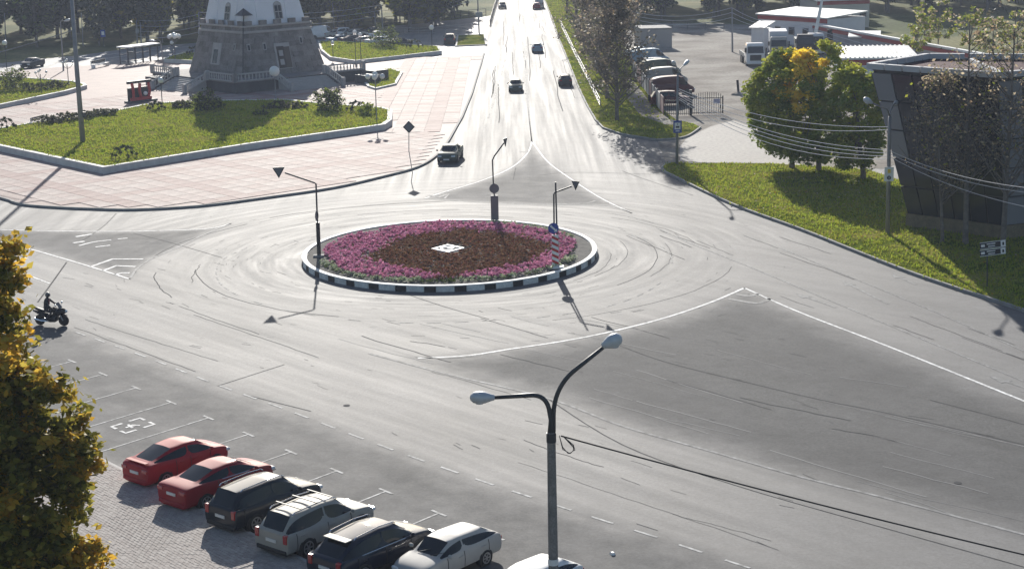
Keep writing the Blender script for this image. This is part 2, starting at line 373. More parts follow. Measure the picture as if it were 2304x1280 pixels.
# painted lines: every line and dash is a piece of the road
def line(pts, wd=.15, m=None, z=.010, px=True, sm=True, name='painted_line'):
    p = G2(pts) if px else pts
    if sm and len(p) > 2: p = smoothline(p)
    return MB().ribbon(p, wd, z).build(name, m or M_paint, road)
def dashes(pts, period, length, wd=.13, m=None, px=True, z=.010, skip=0):
    p = smoothline(G2(pts)) if px else pts
    for q, d in walk(p, period):
        if random.random() < skip: continue
        MB().ribbon([q, q+d*length], wd, z).build('painted_dash', m or M_paint, road)
line([(1176, 0), (1181, 60), (1184, 130), (1188, 220), (1197, 318)], .16, M_worn)
line([(1172, 0), (1177, 60), (1180, 130), (1185, 220), (1196, 318)], .12, M_worn)
for p_, m_ in ((isl_top_l, M_paint), (isl_top_r, M_paint), (bot_t, M_worn), (left_r, M_worn)): line(p_, .15, m_, px=False, sm=False)
line(left_top, .17, px=False, sm=False); line(left_b, .17, px=False, sm=False)
line(big_t, .2, px=False, sm=False); line(big_r, .17, px=False, sm=False); line(big_b, .16, M_worn, px=False, sm=False)
line([(1005, 438), (985, 445)], .3, M_worn); line([(960, 443), (1010, 437), (1000, 447)], .2, M_worn, sm=False)
line([(1240, 460), (1320, 458), (1340, 452)], .22, M_worn, sm=False); line([(1170, 342), (1190, 343)], .25, M_worn)
line([(205, 600), (253, 583), (322, 583)], .28, sm=False); line([(232, 609), (262, 598), (305, 600)], .28, sm=False); line([(258, 618), (275, 614), (292, 614)], .24, sm=False)
line([(170, 533), (207, 527)], .32); line([(165, 547), (190, 543)], .32); line([(178, 553), (210, 545), (250, 540)], .22); line([(215, 556), (248, 552)], .22); line([(265, 538), (287, 536)], .22)
line([(1640, 672), (1700, 682), (1733, 672)], .34, M_worn); line([(1657, 662), (1685, 666), (1705, 661)], .30, M_worn)
line([(935, 803), (1000, 806), (1080, 800)], .14, M_worn)
dashes([(170, 747), (320, 800), (490, 866), (640, 920), (860, 1003), (1041, 1067), (1250, 1136), (1470, 1206), (1640, 1262), (1900, 1345)], 2.13, 1.1, .12, M_bay)
ring = [(1385, 520), (1470, 545), (1508, 575), (1508, 605), (1480, 640), (1420, 672), (1340, 695), (1230, 712), (1100, 721), (960, 727), (820, 722), (700, 708), (610, 690), (540, 666), (498, 640), (487, 612), (500, 585), (545, 562)]
dashes(ring, 1.55, .8, .09, M_worn, skip=.3)
line([(45, 614), (80, 626), (112, 638)], .14)
line([(150, 590), (118, 635), (85, 680)], .10, M_tar)
line([(1478, 513), (1560, 550), (1700, 606), (1900, 690), (2304, 858)], .10, M_worn)
line([(1760, 560), (1900, 618), (2100, 700), (2304, 790)], .09, M_worn)
dashes([(1140, 120), (1118, 205), (1090, 290)], 9., 4., .14, M_worn)
def arrow(a, b, wd=.16):
    A, B = Vector(G(*a).to_2d()), Vector(G(*b).to_2d()); d = (B-A).normalized(); n = Vector((-d.y, d.x))
    MB().ribbon([A, B-d*1.0], wd, .010).sheet([tuple(B), tuple(B-d*1.2+n*.35), tuple(B-d*1.2-n*.35)], .0105).build('painted_arrow', M_worn, road)
arrow((1998, 684), (1895, 632)); arrow((2060, 640), (2005, 616)); arrow((2330, 880), (2225, 846)); arrow((1880, 692), (1790, 660))
# parking bays
TT = [(204, 835), (304, 873), (380, 904), (463, 939), (550, 977), (645, 1015), (750, 1058), (865, 1103), (985, 1155), (1115, 1203)]
T0 = Vector(G(304, 873).to_2d()); TD = (Vector(G(985, 1155).to_2d())-T0)/7
BD = (Vector(G(240, 1008).to_2d())-Vector(G(463, 938).to_2d())).normalized()
for k in range(-2, 13):
    a = T0+TD*k; line([a, a+BD*7.6], .09, M_bay, px=False, sm=False); tn = TD.normalized()
    line([a-tn*.45-BD*.06, a+tn*.45-BD*.06], .12, M_bay, px=False, sm=False, z=.012)
hc = Vector(G(299, 957).to_2d()); tn = TD.normalized(); bn = -BD
for sa in (-1, 1):
    for sb in (-1, 1):
        c = hc+tn*sa*.66+bn*sb*.8
        line([c-bn*sb*.6, c, c-tn*sa*.45], .16, M_paint, px=False, sm=False)
line([hc-bn*.4, hc, hc+tn*.25+bn*.25], .13, M_paint, px=False, sm=False, z=.011); line([hc-tn*.3-bn*.1, hc+tn*.3-bn*.2], .12, M_paint, px=False, sm=False, z=.013)
MB().lathe([(.15, .010), (.001, .0105)], (hc.x, hc.y, 0), 10).build('painted_dot', M_paint, road)

PLAZA0 = [tuple(q) for q in G2([(-420, 330), (-200, 395), (0, 447), (62, 464), (300, 474), (600, 447), (860, 400), (985, 350), (1010, 318), (900, 130), (-420, 205)])]
# cracks and tar seams, tyre scuffs: far too many to count
cr_ = MB(); sc_ = MB()
def wig(p, q, n=10, amp=.12):
    p, q = Vector(p), Vector(q); d = (q-p).normalized(); nn = Vector((-d.y, d.x)); o = 0; res = []
    for i in range(n+1):
        o += random.uniform(-amp, amp); res.append(p+(q-p)*i/n+nn*o)
    return res
for k in range(16):
    r = random.uniform(10.9, 19.5); a0 = random.uniform(0, 6.28); da = random.uniform(.25, 1.1); pts = []
    off = random.uniform(-.8, .8)
    for i in range(14):
        a = a0+da*i/13; rr = r+off*i/13; rr += random.uniform(-.07, .07); pts.append((ISL.x+rr*math.cos(a), ISL.y+rr*math.sin(a)*1.06))
    cr_.ribbon(pts, random.uniform(.025, .06), .007)
mainx = lambda x, y: (x+.006*(y-200), y)
for k in range(20):
    x = random.uniform(-4.3, 8.5); y0 = random.uniform(160, 330); L = random.uniform(15, 70)
    cr_.ribbon(wig(mainx(x, y0), mainx(x+random.uniform(-.3, .3), y0+L), 18, .06), random.uniform(.06, .12), .007)
SD = (Vector(G(1640, 1262).to_2d())-Vector(G(160, 742).to_2d())).normalized(); SN = Vector((-SD.y, SD.x)); S0 = Vector(G(160, 742).to_2d())
for k in range(8):
    a = S0+SD*random.uniform(-12, 45)+SN*random.uniform(.3, 9); L = random.uniform(3, 14)
    cr_.ribbon(wig(a, a+SD*L+SN*random.uniform(-.5, .5), 18, .06), random.uniform(.02, .045), .007)
for k in range(34):
    a = S0+SD*random.uniform(12, 50)+SN*random.uniform(9, 22); L = random.uniform(2, 8); 
    (cr_ if k % 4 == 0 else sc_).ribbon(wig(a, a+SD*L+SN*random.uniform(-.6, .9), 10, .07), random.uniform(.03, .07), .007 if k % 2 else .0085)
RD = (Vector(G(2304, 902).to_2d())-Vector(G(1675, 648).to_2d())).normalized(); RN = Vector((-RD.y, RD.x)); R0 = Vector(G(1675, 648).to_2d())
for k in range(14):
    a = R0+RD*random.uniform(-18, 22)+RN*random.uniform(.5, 12); L = random.uniform(3, 12)
    cr_.ribbon(wig(a, a+RD*L, 10, .06), random.uniform(.03, .07), .007)
for pts in ([(1395, 778), (1500, 815), (1680, 860), (1850, 900), (2000, 930), (2304, 1000)], [(1210, 395), (1300, 388), (1480, 393)], [(490, 868), (640, 820)], [(262, 480), (232, 510), (180, 545)], [(300, 525), (380, 545), (500, 580)],
            [(1230, 895), (1400, 1000), (1650, 1090), (2000, 1190), (2304, 1275)], [(560, 890), (700, 925)], [(1160, 378), (1155, 405)], [(880, 650), (1000, 690), (1100, 718)], [(1400, 385), (1440, 400), (1560, 440)]):
    cr_.ribbon(wig_pts if False else smoothline(G2(pts), 5), .055, .0075)
for k in range(280):                 # short broken ticks left by tyres and frost
    if k < 170:
        r = random.uniform(10.8, 24); a = random.uniform(0, 6.28); L = random.uniform(.15, .9)/r
        p = [(ISL.x+r*math.cos(a+L*q)+random.uniform(-.02, .02), ISL.y+r*1.05*math.sin(a+L*q)+random.uniform(-.02, .02)) for q in (0, .5, 1)]
    else:
        a_ = S0+SD*random.uniform(-14, 48)+SN*random.uniform(.3, 26); L = random.uniform(.2, 1.2); p = wig(a_, a_+SD*L+SN*random.uniform(-.25, .25)*L, 3, .03)
    if inside(p[0], PLAZA0): continue
    cr_.ribbon(p, random.uniform(.015, .035), .0072)
cr_.build('tar_seam', M_tar, road, kind='stuff'); sc_.build('tyre_scuff', M_scuff, road, kind='stuff')
# manhole lids
for px in ((780, 912), (2155, 1086), (612, 1055)):
    p = G(*px); MB().lathe([(.16, .004), (.16, .012), (.001, .013)], (p.x, p.y, 0), 14).build('manhole_lid', M_tar, road)

# plaza of pink slabs
pl_edge = smoothline(G2([(-420, 330), (-200, 395), (0, 447), (30, 457), (62, 464), (130, 469), (200, 472), (300, 474), (450, 466), (600, 447), (750, 425), (860, 400), (940, 378), (985, 350), (1010, 318)]), 4) + G2([(1040, 265), (1062, 212), (1089, 122)])
pl_back = G2([(990, 131), (900, 130), (720, 112), (470, 122), (290, 146), (150, 152), (0, 165), (-420, 205)])
PLAZA = [tuple(p) for p in pl_edge+pl_back]
pz = MB(); pz.prism(PLAZA, -.05, .13); plaza = pz.build('plaza_pavement', M_band, kind='structure')
kb = MB(); kb.wall(pl_edge, .2, -.02, .17); kb.build('kerb', M_kerbd, plaza)
BEDS = {}
BEDS['A'] = G2([(-92, 321), (0, 343), (235, 394), (560, 340), (862, 296), (877, 285), (878, 262), (858, 257), (762, 250), (705, 245), (640, 238), (430, 241), (362, 246), (325, 250), (270, 262), (175, 277), (85, 290), (0, 304)])
BEDS['B'] = G2([(-240, 300), (0, 247), (150, 215), (192, 203), (188, 199), (165, 193), (40, 184), (0, 181), (-240, 172)])
BEDS['C'] = G2([(830, 200), (846, 205), (889, 195), (904, 168), (880, 161), (800, 164)])
BEDS['D'] = G2([(718, 101), (850, 104), (985, 113), (992, 124), (900, 135), (800, 146), (745, 138), (725, 122)])
BEDS['E'] = G2([(370, 143), (462, 147), (476, 128), (420, 127), (385, 135)])
# separate slabs, each its own piece; the furthest ones joined
u_ = Vector((math.cos(R(-49)), math.sin(R(-49)))); v_ = Vector((-u_.y, u_.x)); O_ = Vector((-35.4, 144.0))
M_pinkd = mat('pink_granite_band', (.265, .170, .155), .8, spec=.22, rand=1, col2=(.30, .212, .195), noise=(.7, .2), fine=(9, .12))
sl = []; bedp = [[tuple(p) for p in b] for b in BEDS.values()]
def slab_ok(c, a, b, hw, hl):
    for i in (-1, 1):
        for j in (-1, 1):
            q = c+a*hw*i+b*hl*j
            if not inside(q, PLAZA): return False
    return not any(inside(c, bp) for bp in bedp)
mod = 1.62
for i in range(-34, 48):
    for j in range(-34, 66):
        c = O_+u_*(i*mod)+v_*(j*mod)
        if c.x > -14.5 and c.y > 168: continue
        if slab_ok(c, u_, v_, mod/2, mod/2): sl.append((c, R(-49), mod, i % 5 == 1 or j % 5 == 2))
for i in range(0, 11):
    for j in range(0, 54):
        c = Vector((-15.8+i*mod, 164.2+j*mod))
        if not (c.x > -14.5 and c.y > 168): continue
        if slab_ok(c, Vector((1, 0)), Vector((0, 1)), mod/2, mod/2): sl.append((c, 0., mod, i % 4 == 1 or i > 8 or j % 5 == 2))
sl.sort(key=lambda q: q[0].length)
slab_me = {}
for dark in (0, 1):
    b = MB(); b.box((0, 0, .012), (mod-.04, mod-.04, .05)); slab_me[dark] = b.mesh('slab', M_pinkd if dark else M_pink)
M_pinkf = mat('pink_granite_far', (.30, .218, .20), .8, spec=.25, isl=1, col2=(.345, .285, .265), noise=(.5, .28), fine=(9, .15)); M_pinkdf = mat('pink_band_far', (.265, .170, .155), .8, spec=.22, isl=1, col2=(.30, .212, .195), noise=(.7, .2))
far_s = MB()
for k, (c, a, sz, dark) in enumerate(sl):
    dz = random.uniform(-.005, .005)
    if k < 300: link('slab', slab_me[int(dark)], plaza, (c.x, c.y, .13+dz), a+random.uniform(-.006, .006))
    else: far_s.box((c.x, c.y, .142+dz), (sz-.04, sz-.04, .05), mi=int(dark), rz=a)
if far_s.v: far_s.build('far_slabs', [M_pinkf, M_pinkdf], plaza, kind='stuff')
# street behind the plaza, and the forecourt where cars park
st = MB(); st.prism([tuple(p) for p in G2([(-420, 205), (-420, 175), (0, 143), (190, 124), (290, 110), (470, 95), (720, 70), (900, 58), (1108, 36), (1100, 60), (1089, 122), (990, 131), (900, 130), (720, 112), (470, 122), (290, 146), (150, 152), (0, 165)])], -.05, .02)
street = st.build('side_street', M_side, kind='structure')
for pts in ([(-300, 158), (0, 147), (190, 130), (300, 117), (470, 102)], [(0, 155), (190, 138), (300, 125), (470, 110)], [(720, 82), (900, 68), (1090, 52)]):
    MB().ribbon(smoothline(G2(pts)), .25, .026).build('painted_line', M_paint, street)
tl = G2([(1030, 82), (1090, 80), (1094, 103), (1026, 106)])
mi_ = MB(); mi_.prism([tuple(p) for p in tl], 0, .16); mg = mi_.build('grass_island', M_grass, kind='structure')
MB().wall(tl, .3, 0, .2, closed=True).build('kerb', M_kerb, mg)

# raised lawns behind low white walls
def grass_blades(name, poly, n, z, hmin=.06, hmax=.16, parent=None, keep=None):
    xs = [p[0] for p in poly]; ys = [p[1] for p in poly]; V = []; F = []
    pts = rng.uniform((min(xs), min(ys)), (max(xs), max(ys)), (n*3, 2)); c = 0
    pl = [tuple(p) for p in poly]
    for x, y in pts:
        if c >= n: break
        if not inside((x, y), pl) or (keep and not keep(x, y)): continue
        c += 1
        for q in range(3):
            a = random.uniform(0, 6.28); h = random.uniform(hmin, hmax); wd = h*.38; ln = random.uniform(-.6, .6)*h
            dx, dy = math.cos(a)*wd, math.sin(a)*wd; o = len(V); jx, jy = random.uniform(-.15, .15), random.uniform(-.15, .15)
            V += [(x+jx-dx, y+jy-dy, z-.01), (x+jx+dx, y+jy+dy, z-.01), (x+jx+ln, y+jy+ln*.5, z+h)]; F.append((o, o+1, o+2))
    b = MB(); b.v = V; b.f = F; b.m = [0]*len(F)
    me = bpy.data.meshes.new(name); me.from_pydata(V, [], F); me.materials.append(M_blade)
    return link(name, me, parent, kind='stuff')
LABW = {'A': 'large raised lawn in front of the tower', 'B': 'raised lawn at the far left of the square', 'C': 'small pointed lawn beside the right-hand tower steps', 'D': 'back lawn before the row of parked cars', 'E': 'small raised bed left of the tower'}
WALLH = {'A': .62, 'B': .5, 'C': .25, 'D': .5, 'E': .5}
M_wallw = mat('lawn_wall_white', (.62, .61, .58), .8, noise=(1, .15))
for k, b in BEDS.items():
    h = WALLH[k]
    lw = MB(); lw.prism([tuple(p) for p in b], .1, .13+h-.06); lawn = lw.build('lawn', M_grass, kind='structure')
    wt = MB(); wt.wall(b, .5 if k in 'AB' else .35, .08, .13+h, closed=True)
    wall = wt.build('lawn_wall', M_wallw); tag(wall, 'low white-topped wall around the '+LABW[k], 'wall', 'low walls round the lawns')
    grass_blades('grass', b, {'A': 9000, 'B': 3000, 'C': 800, 'D': 2500, 'E': 500}[k], .13+h-.06, .08, .22)

# right-hand grass verge, birch strip, yard and its drive
VERGE = smoothline(G2([(1740, 372), (1640, 371), (1560, 371), (1510, 370), (1494, 376), (1493, 386), (1530, 406), (1650, 463), (1800, 518), (1920, 566), (2040, 613), (2150, 651), (2304, 702), (2700, 850)]), 4) + G2([(3100, 700), (2700, 480), (2304, 440), (2060, 420), (1950, 385)])
vg = MB(); vg.prism([tuple(p) for p in VERGE], -.05, .14); verge = vg.build('grass_verge', M_grass, kind='structure')
MB().wall(VERGE[:-5], .18, -.02, .18).build('kerb', M_kerbd, verge)
grass_blades('grass', VERGE, 15000, .14, .07, .2)
STRIP = R_kerb[::-1] + G2([(1540, 311), (1576, 289), (1558, 281), (1520, 272), (1480, 240), (1420, 140), (1390, 80), (1350, 0)])
sg = MB(); sg.prism([tuple(p) for p in STRIP], -.05, .14); strip = sg.build('grass_strip', M_grass, kind='structure')
MB().wall(R_kerb[::-1]+smoothline(G2([(1476, 317), (1540, 311), (1576, 289)])), .18, -.02, .18).build('kerb', M_kerbd, strip)
grass_blades('grass', STRIP[:], 5000, .14, .08, .22)
flat('yard', [(1480, 318), (1545, 312), (1578, 289), (1558, 281), (1520, 272), (1480, 240), (1420, 140), (1390, 60), (1500, 52), (1750, 58), (2304, 150), (2304, 260), (1990, 380), (1750, 374), (1640, 373), (1560, 373), (1500, 372)], .012, M_dirt)
M_conc = mat('pale_concrete', (.36, .34, .31), .8, spec=.2, noise=(.2, .2), fine=(3, .2), col2=(.28, .26, .24))
flat('yard_drive', [(1545, 312), (1600, 285), (1650, 272), (1700, 290), (1745, 330), (1800, 345), (1800, 372), (1640, 371), (1530, 362), (1530, 330)], .018, M_conc)
# pale path along the birch strip, its shade put into the darker colour
flat('path', [(1410, 175), (1430, 190), (1475, 250), (1530, 283), (1500, 285), (1440, 262), (1415, 230), (1405, 200)], .15, M_dirt)

# brick-paved pavement at the lower left
pav = MB(); nrm = Vector((kerb_dir.y, -kerb_dir.x)); 
if nrm.y > 0: nrm = -nrm
pav.prism([tuple(Ka), tuple(Kb), tuple(Kb+nrm*16), tuple(Ka+nrm*16)], -.05, .135)
pave = pav.build('pavement', mat('paver_joint', (.13, .12, .11), .95, spec=.2, noise=(3, .2)), kind='structure')
MB().wall([Ka, Kb], .16, -.02, .16).build('kerb', M_kerb, pave)
M_paver = mat('paver', (.33, .295, .275), .85, spec=.2, rand=1, col2=(.40, .37, .345), fine=(8, .15))
M_paver2 = mat('paver_far', (.33, .295, .275), .85, spec=.2, isl=1, col2=(.40, .37, .345), fine=(8, .15))
pm = MB(); pm.box((0, 0, 0), (.27, .125, .05), taper=.96); pme = pm.mesh('paver', M_paver)
PW = 1.0; cells = []
for j in range(0, 84):
    for i in range(-90, 120):
        c = K0+kerb_dir*(i*.285+(.1425 if j % 2 else 0))+nrm*(.15+j*.138)
        q = Vector((c.x, c.y, .16))-Vector((0, 0, CH)); zf = q.dot(vf); u = q.dot(vx)/zf*FPX+CX; v = q.dot(vd)/zf*FPX+CY
        if -60 < u < 1250 and 1000 < v < 1330: cells.append((v, u, c))
cells.sort(key=lambda t: abs(t[0]-1180)+abs(t[1]-330)*.8)
fp = MB()
for k, (v, u, c) in enumerate(cells):
    z = .15+random.uniform(-.006, .006); a = math.atan2(kerb_dir.y, kerb_dir.x)+random.uniform(-.015, .015)
    if k < 300: link('paver', pme, pave, (c.x, c.y, z), a)
    else: fp.box((c.x, c.y, z), (.27, .125, .05), rz=a)
fp.build('far_pavers', M_paver2, pave, kind='stuff')
# ------------------------------------------------------------------ flower island
isl = thing('flower_island', 'round flower island with a black and white kerb in the middle of the roundabout', 'flower island', (ISL.x, ISL.y, 0))
def ell(t, k=1., dx=0.): return ((IA*k+dx)*math.cos(t), (IB*k+dx)*math.sin(t))
M_gravel = mat('island_soil', (.13, .125, .115), .95, spec=.1, noise=(2, .3), fine=(25, .35))
b = MB(); b.prism([ell(2*math.pi*i/72, 1, -.1) for i in range(72)], 0, .32); b.build('soil_bed', M_gravel, isl)
M_kerb_white_glare = mat('kerb_white_and_glare', (.70, .70, .67), .7, spec=.3, noise=(1.2, .22), fine=(9, .12))  # white block paint, also used for the sunlit kerb tops
b = MB(); b.wall([ell(2*math.pi*i/96) for i in range(96)], .30, .33, .39, closed=True); b.build('kerb_white_and_glare', M_kerb_white_glare, isl)  # white ring paints the sun's reflection along the tops of all blocks
t = 0.; k = 0
while t < 2*math.pi-.02:
    wdt = 1.12 if k % 2 == 0 else .68
    dt = wdt/math.hypot(IA*math.sin(t), IB*math.cos(t)); t1 = min(t+dt, 2*math.pi)
    b = MB(); b.wall([ell(t+.002+(t1-t-.004)*q/3) for q in range(4)], .34, -.01, .33)
    b.build('kerb_block', M_kerb_white_glare if k % 2 == 0 else M_black, isl); t = t1; k += 1
# flowers: tufts of petals, far too many to count
def tufts(name, m, pts, r0, r1, zc=.33, pet=7):
    V = []; F = []
    for x, y in pts:
        r = random.uniform(r0, r1)
        for q in range(pet):
            a = random.uniform(0, 6.28); e = random.uniform(.2, 1.4); c = Vector((x+math.cos(a)*math.cos(e)*r*.7, y+math.sin(a)*math.cos(e)*r*.7, zc+r*.25+math.sin(e)*r))
            n = Vector((random.uniform(-1, 1), random.uniform(-1, 1), random.uniform(.2, 1))).normalized(); p = n.orthogonal().normalized()*r*.42; s_ = n.cross(p)
            o = len(V); V += [tuple(c-p), tuple(c-s_*.8), tuple(c+p), tuple(c+s_*.8)]; F.append((o, o+1, o+2, o+3))
    me = bpy.data.meshes.new(name); me.from_pydata(V, [], F); me.materials.append(m); return link(name, me, isl, kind='stuff')
M_fpink = mat('pink_petals', (.78, .37, .55), .7, spec=.1, isl=1, col2=(.45, .16, .25), trans=.3)
M_fdark = mat('dark_red_foliage', (.25, .095, .075), .8, spec=.1, isl=1, col2=(.27, .18, .09), trans=.25)
M_fgreen = mat('flower_leaves', (.07, .11, .03), .8, spec=.1, isl=1, col2=(.14, .17, .05), trans=.3)
M_fwhite = mat('pale_petals', (.62, .64, .5), .7, spec=.1, isl=1, col2=(.25, .32, .14), trans=.3)
dia = [Vector(PZ(*p, .35).to_2d())-ISL for p in ((822, 584), (905, 536), (1040, 519), (1150, 530), (1262, 558), (1195, 592), (1010, 630), (900, 606))]
dia = [tuple(p) for p in dia]; ppink = []; pdark = []; pwh = []; pgr = []
for k in range(30000):
    x, y = random.uniform(-IA, IA), random.uniform(-IB, IB); rr = math.hypot(x/IA, y/IB)
    if rr > .93: continue
    if abs(x)+abs(y)*.9 < 1.65: continue
    if inside((x+random.gauss(0, .28), y+random.gauss(0, .28)), dia):
        if len(pdark) < 4200: pdark.append((x, y))
    elif rr < .865+.025*math.sin(5*math.atan2(y, x)): 
        if len(ppink) < 2500: ppink.append((x, y))
        if len(pgr) < 900: pgr.append((x+.1, y))
    elif rr < .925 and ((y < -3 and abs(x+.3) > 1.2) or (y > 3 and x > 2.2)):
        if random.random() < .9 and len(pwh) < 420: pwh.append((x, y))
    elif y < -4 and rr < .93 and random.random() < .4:
        if len(pgr) < 1400: pgr.append((x, y))
tufts('pink_flowers', M_fpink, ppink, .08, .25); tufts('dark_foliage', M_fdark, pdark, .07, .21); tufts('pale_flowers', M_fwhite, pwh, .10, .2); tufts('green_leaves', M_fgreen, pgr, .08, .15, .32)
# white diamond emblem lying in the flowers
em = thing('diamond_emblem', 'white diamond emblem lying in the dark centre of the flower island', 'emblem', (ISL.x-.12, ISL.y-.2, .42))
e_ = MB(); dd = [Vector((-1.0, -.03)), Vector((.05, -1.15)), Vector((1.0, .03)), Vector((-.05, 1.15))]
e_.wall(dd, .15, 0, .1, closed=True); e_.build('diamond_frame', M_white, em)
e_ = MB(); e_.wall([(.46*math.cos(q*.16+.5), .5*math.sin(q*.16+.5)) for q in range(32)], .11, 0, .09); e_.build('ring', M_white, em)
e_ = MB(); e_.prism([(-.1, .05), (.36, -.02), (.38, .12), (.05, .18)], 0, .085); e_.build('inner_bar', M_white, em)

# ------------------------------------------------------------------ signs on the island
M_steel = mat('galvanised_steel', (.30, .31, .32), .5, .6, noise=(3, .1))
M_dsteel = mat('dark_steel', (.06, .062, .068), .5, .3)
M_signback = mat('sign_back', (.17, .17, .18), .55, .2)
M_red = mat('sign_red', (.48, .03, .03), .45)
M_blue = mat('sign_blue', (.02, .06, .33), .4)
M_yel = mat('sign_yellow', (.75, .5, .03), .45)
def vp(base, top): return PY(top[0], top[1], G(*base).y)
def tri_sign(parent, c, w, rz, name='give_way_plate'):
    # downward triangle: backlit look put into colour, dark rim, grey centre, thin plate
    q = thing_part = bpy.data.objects.new(name, None)
    M = Matrix.Translation(c) @ Matrix.Rotation(rz, 4, 'Z')
    b = MB(); h = w*.88; tri = [(-w/2, h*.5), (w/2, h*.5), (0, -h*.5)]
    vs = [M @ Vector((x, yy, z)) for yy in (-.015, .015) for x, z in tri]
    b.add(vs, [(0, 1, 2), (5, 4, 3), (0, 3, 4, 1), (1, 4, 5, 2), (2, 5, 3, 0)]); bpy.data.objects.remove(q)
    o = b.build(name, M_dsteel, parent)
    b = MB(); k = .70; vs = [M @ Vector((x*k, yy, z*k+h*.05)) for yy in (-.02, .02) for x, z in tri]
    b.add(vs, [(0, 1, 2), (5, 4, 3), (0, 3, 4, 1), (1, 4, 5, 2), (2, 5, 3, 0)]); b.build('inner_panel', M_signback, o); return o
def disc(parent, c, r, rz, m, name, th=.03):
    b = MB(); b.lathe([(r*.98, -th/2), (r, 0), (r*.98, th/2)], n=24, axis='Y'); M = Matrix.Translation(c) @ Matrix.Rotation(rz, 4, 'Z')
    b.v = [tuple(M @ Vector(q)) for q in b.v]; return b.build(name, m, parent)
# left mast
B0 = (718, 588); b0 = G(*B0); Z0 = .32
s1 = thing('sign_mast', 'left mast on the flower island carrying a hanging triangle on a long arm', 'road sign')
pt = lambda p: vp(B0, p)
MB().tube([b0+Vector((0, 0, Z0)), pt((713, 470)), pt((711, 414)), pt((706, 411)), pt((641, 389))], .055, 8).build('mast', M_dsteel, s1)
tri_sign(s1, pt((627, 389)), .82, R(12))
disc(s1, pt((713, 485))+Vector((0, -.07, 0)), .33, R(78), M_signback, 'round_plate')
MB().tube([pt((715, 500)), pt((718, 577))], .13, 10).build('striped_sleeve', M_black, s1)
MB().box(b0+Vector((0, 0, Z0+.05)), (.7, .5, .14)).build('footing', M_kerbd, s1)
# middle mast seen from behind
B1 = (1117, 507); b1 = G(*B1); pt = lambda p: vp(B1, p)
s2 = thing('sign_mast', 'mast at the back of the flower island with round plate above a tall dark panel', 'road sign')
MB().tube([b1+Vector((0, 0, .3)), pt((1110, 412)), pt((1108, 361)), pt((1112, 352)), pt((1134, 322))], .05, 8).build('mast', M_dsteel, s2)
disc(s2, pt((1112, 424))+Vector((0, -.08, 0)), .35, R(2), M_signback, 'round_plate')
bx = MB(); c = pt((1113, 467)); bx.box(c+Vector((0, -.10, 0)), (.55, .12, (pt((1113, 440))-pt((1113, 495))).z)); bx.build('tall_panel', M_signback, s2, bev=.02)
tri_sign(s2, pt((1137, 321)), .7, R(66))
# right pair of poles with striped bollard and blue arrow disc
B2 = (1252, 612); b2 = G(*B2); pt = lambda p: vp(B2, p)
s3 = thing('sign_mast', 'right-hand twin pole on the flower island with blue disc and red striped panel', 'road sign')
MB().tube([b2+Vector((-.12, 0, .2)), pt((1246, 437)), pt((1249, 433)), pt((1287, 419))], .05, 8).build('mast', M_dsteel, s3)
MB().tube([b2+Vector((.1, .05, .2)), pt((1250, 410))], .05, 8).build('pole', M_dsteel, s3)
tri_sign(s3, pt((1295, 418)), .66, R(-42))
d_ = disc(s3, pt((1245, 513))+Vector((0, -.12, 0)), .34, R(0), M_blue, 'blue_disc')
M_ = pt((1245, 513))+Vector((0, -.145, 0)); bb = MB(); bb.box((0, 0, 0), (.52, .012, .11)); bb.v = [tuple(M_+Matrix.Rotation(R(42), 3, 'Y') @ Vector(q)) for q in bb.v]; bb.build('white_arrow', M_white, d_)
bb = MB(); bb.add([M_+Vector((.02, -.005, -.22)), M_+Vector((.24, -.005, -.22)), M_+Vector((.22, -.005, -.02))], [(0, 1, 2)]); bb.build('arrow_head', M_white, d_)
ztop = pt((1247, 528)).z; c0 = pt((1249, 560))+Vector((0, -.12, 0))
pn = MB(); pn.box((c0.x, c0.y, (ztop+.35)/2), (.42, .05, ztop-.35)); pan = pn.build('striped_panel', M_white, s3)
for k in range(6):
    z = .45+k*.38
    if z+.36 > ztop: break
    vs = [(c0.x-.205, c0.y-.03, z+.22), (c0.x-.205, c0.y-.03, z+.40), (c0.x+.205, c0.y-.03, z+.20), (c0.x+.205, c0.y-.03, z+.02)]
    st_ = MB(); st_.add(vs+[(x, y+.003, z_) for x, y, z_ in vs], [(3, 2, 1, 0), (4, 5, 6, 7), (0, 1, 5, 4), (1, 2, 6, 5), (2, 3, 7, 6), (3, 0, 4, 7)]); st_.build('red_stripe', M_red, pan)
MB().box((b2.x+.05, b2.y-.25, .22), (.85, .6, .44)).build('footing', M_white, s3, bev=.03)

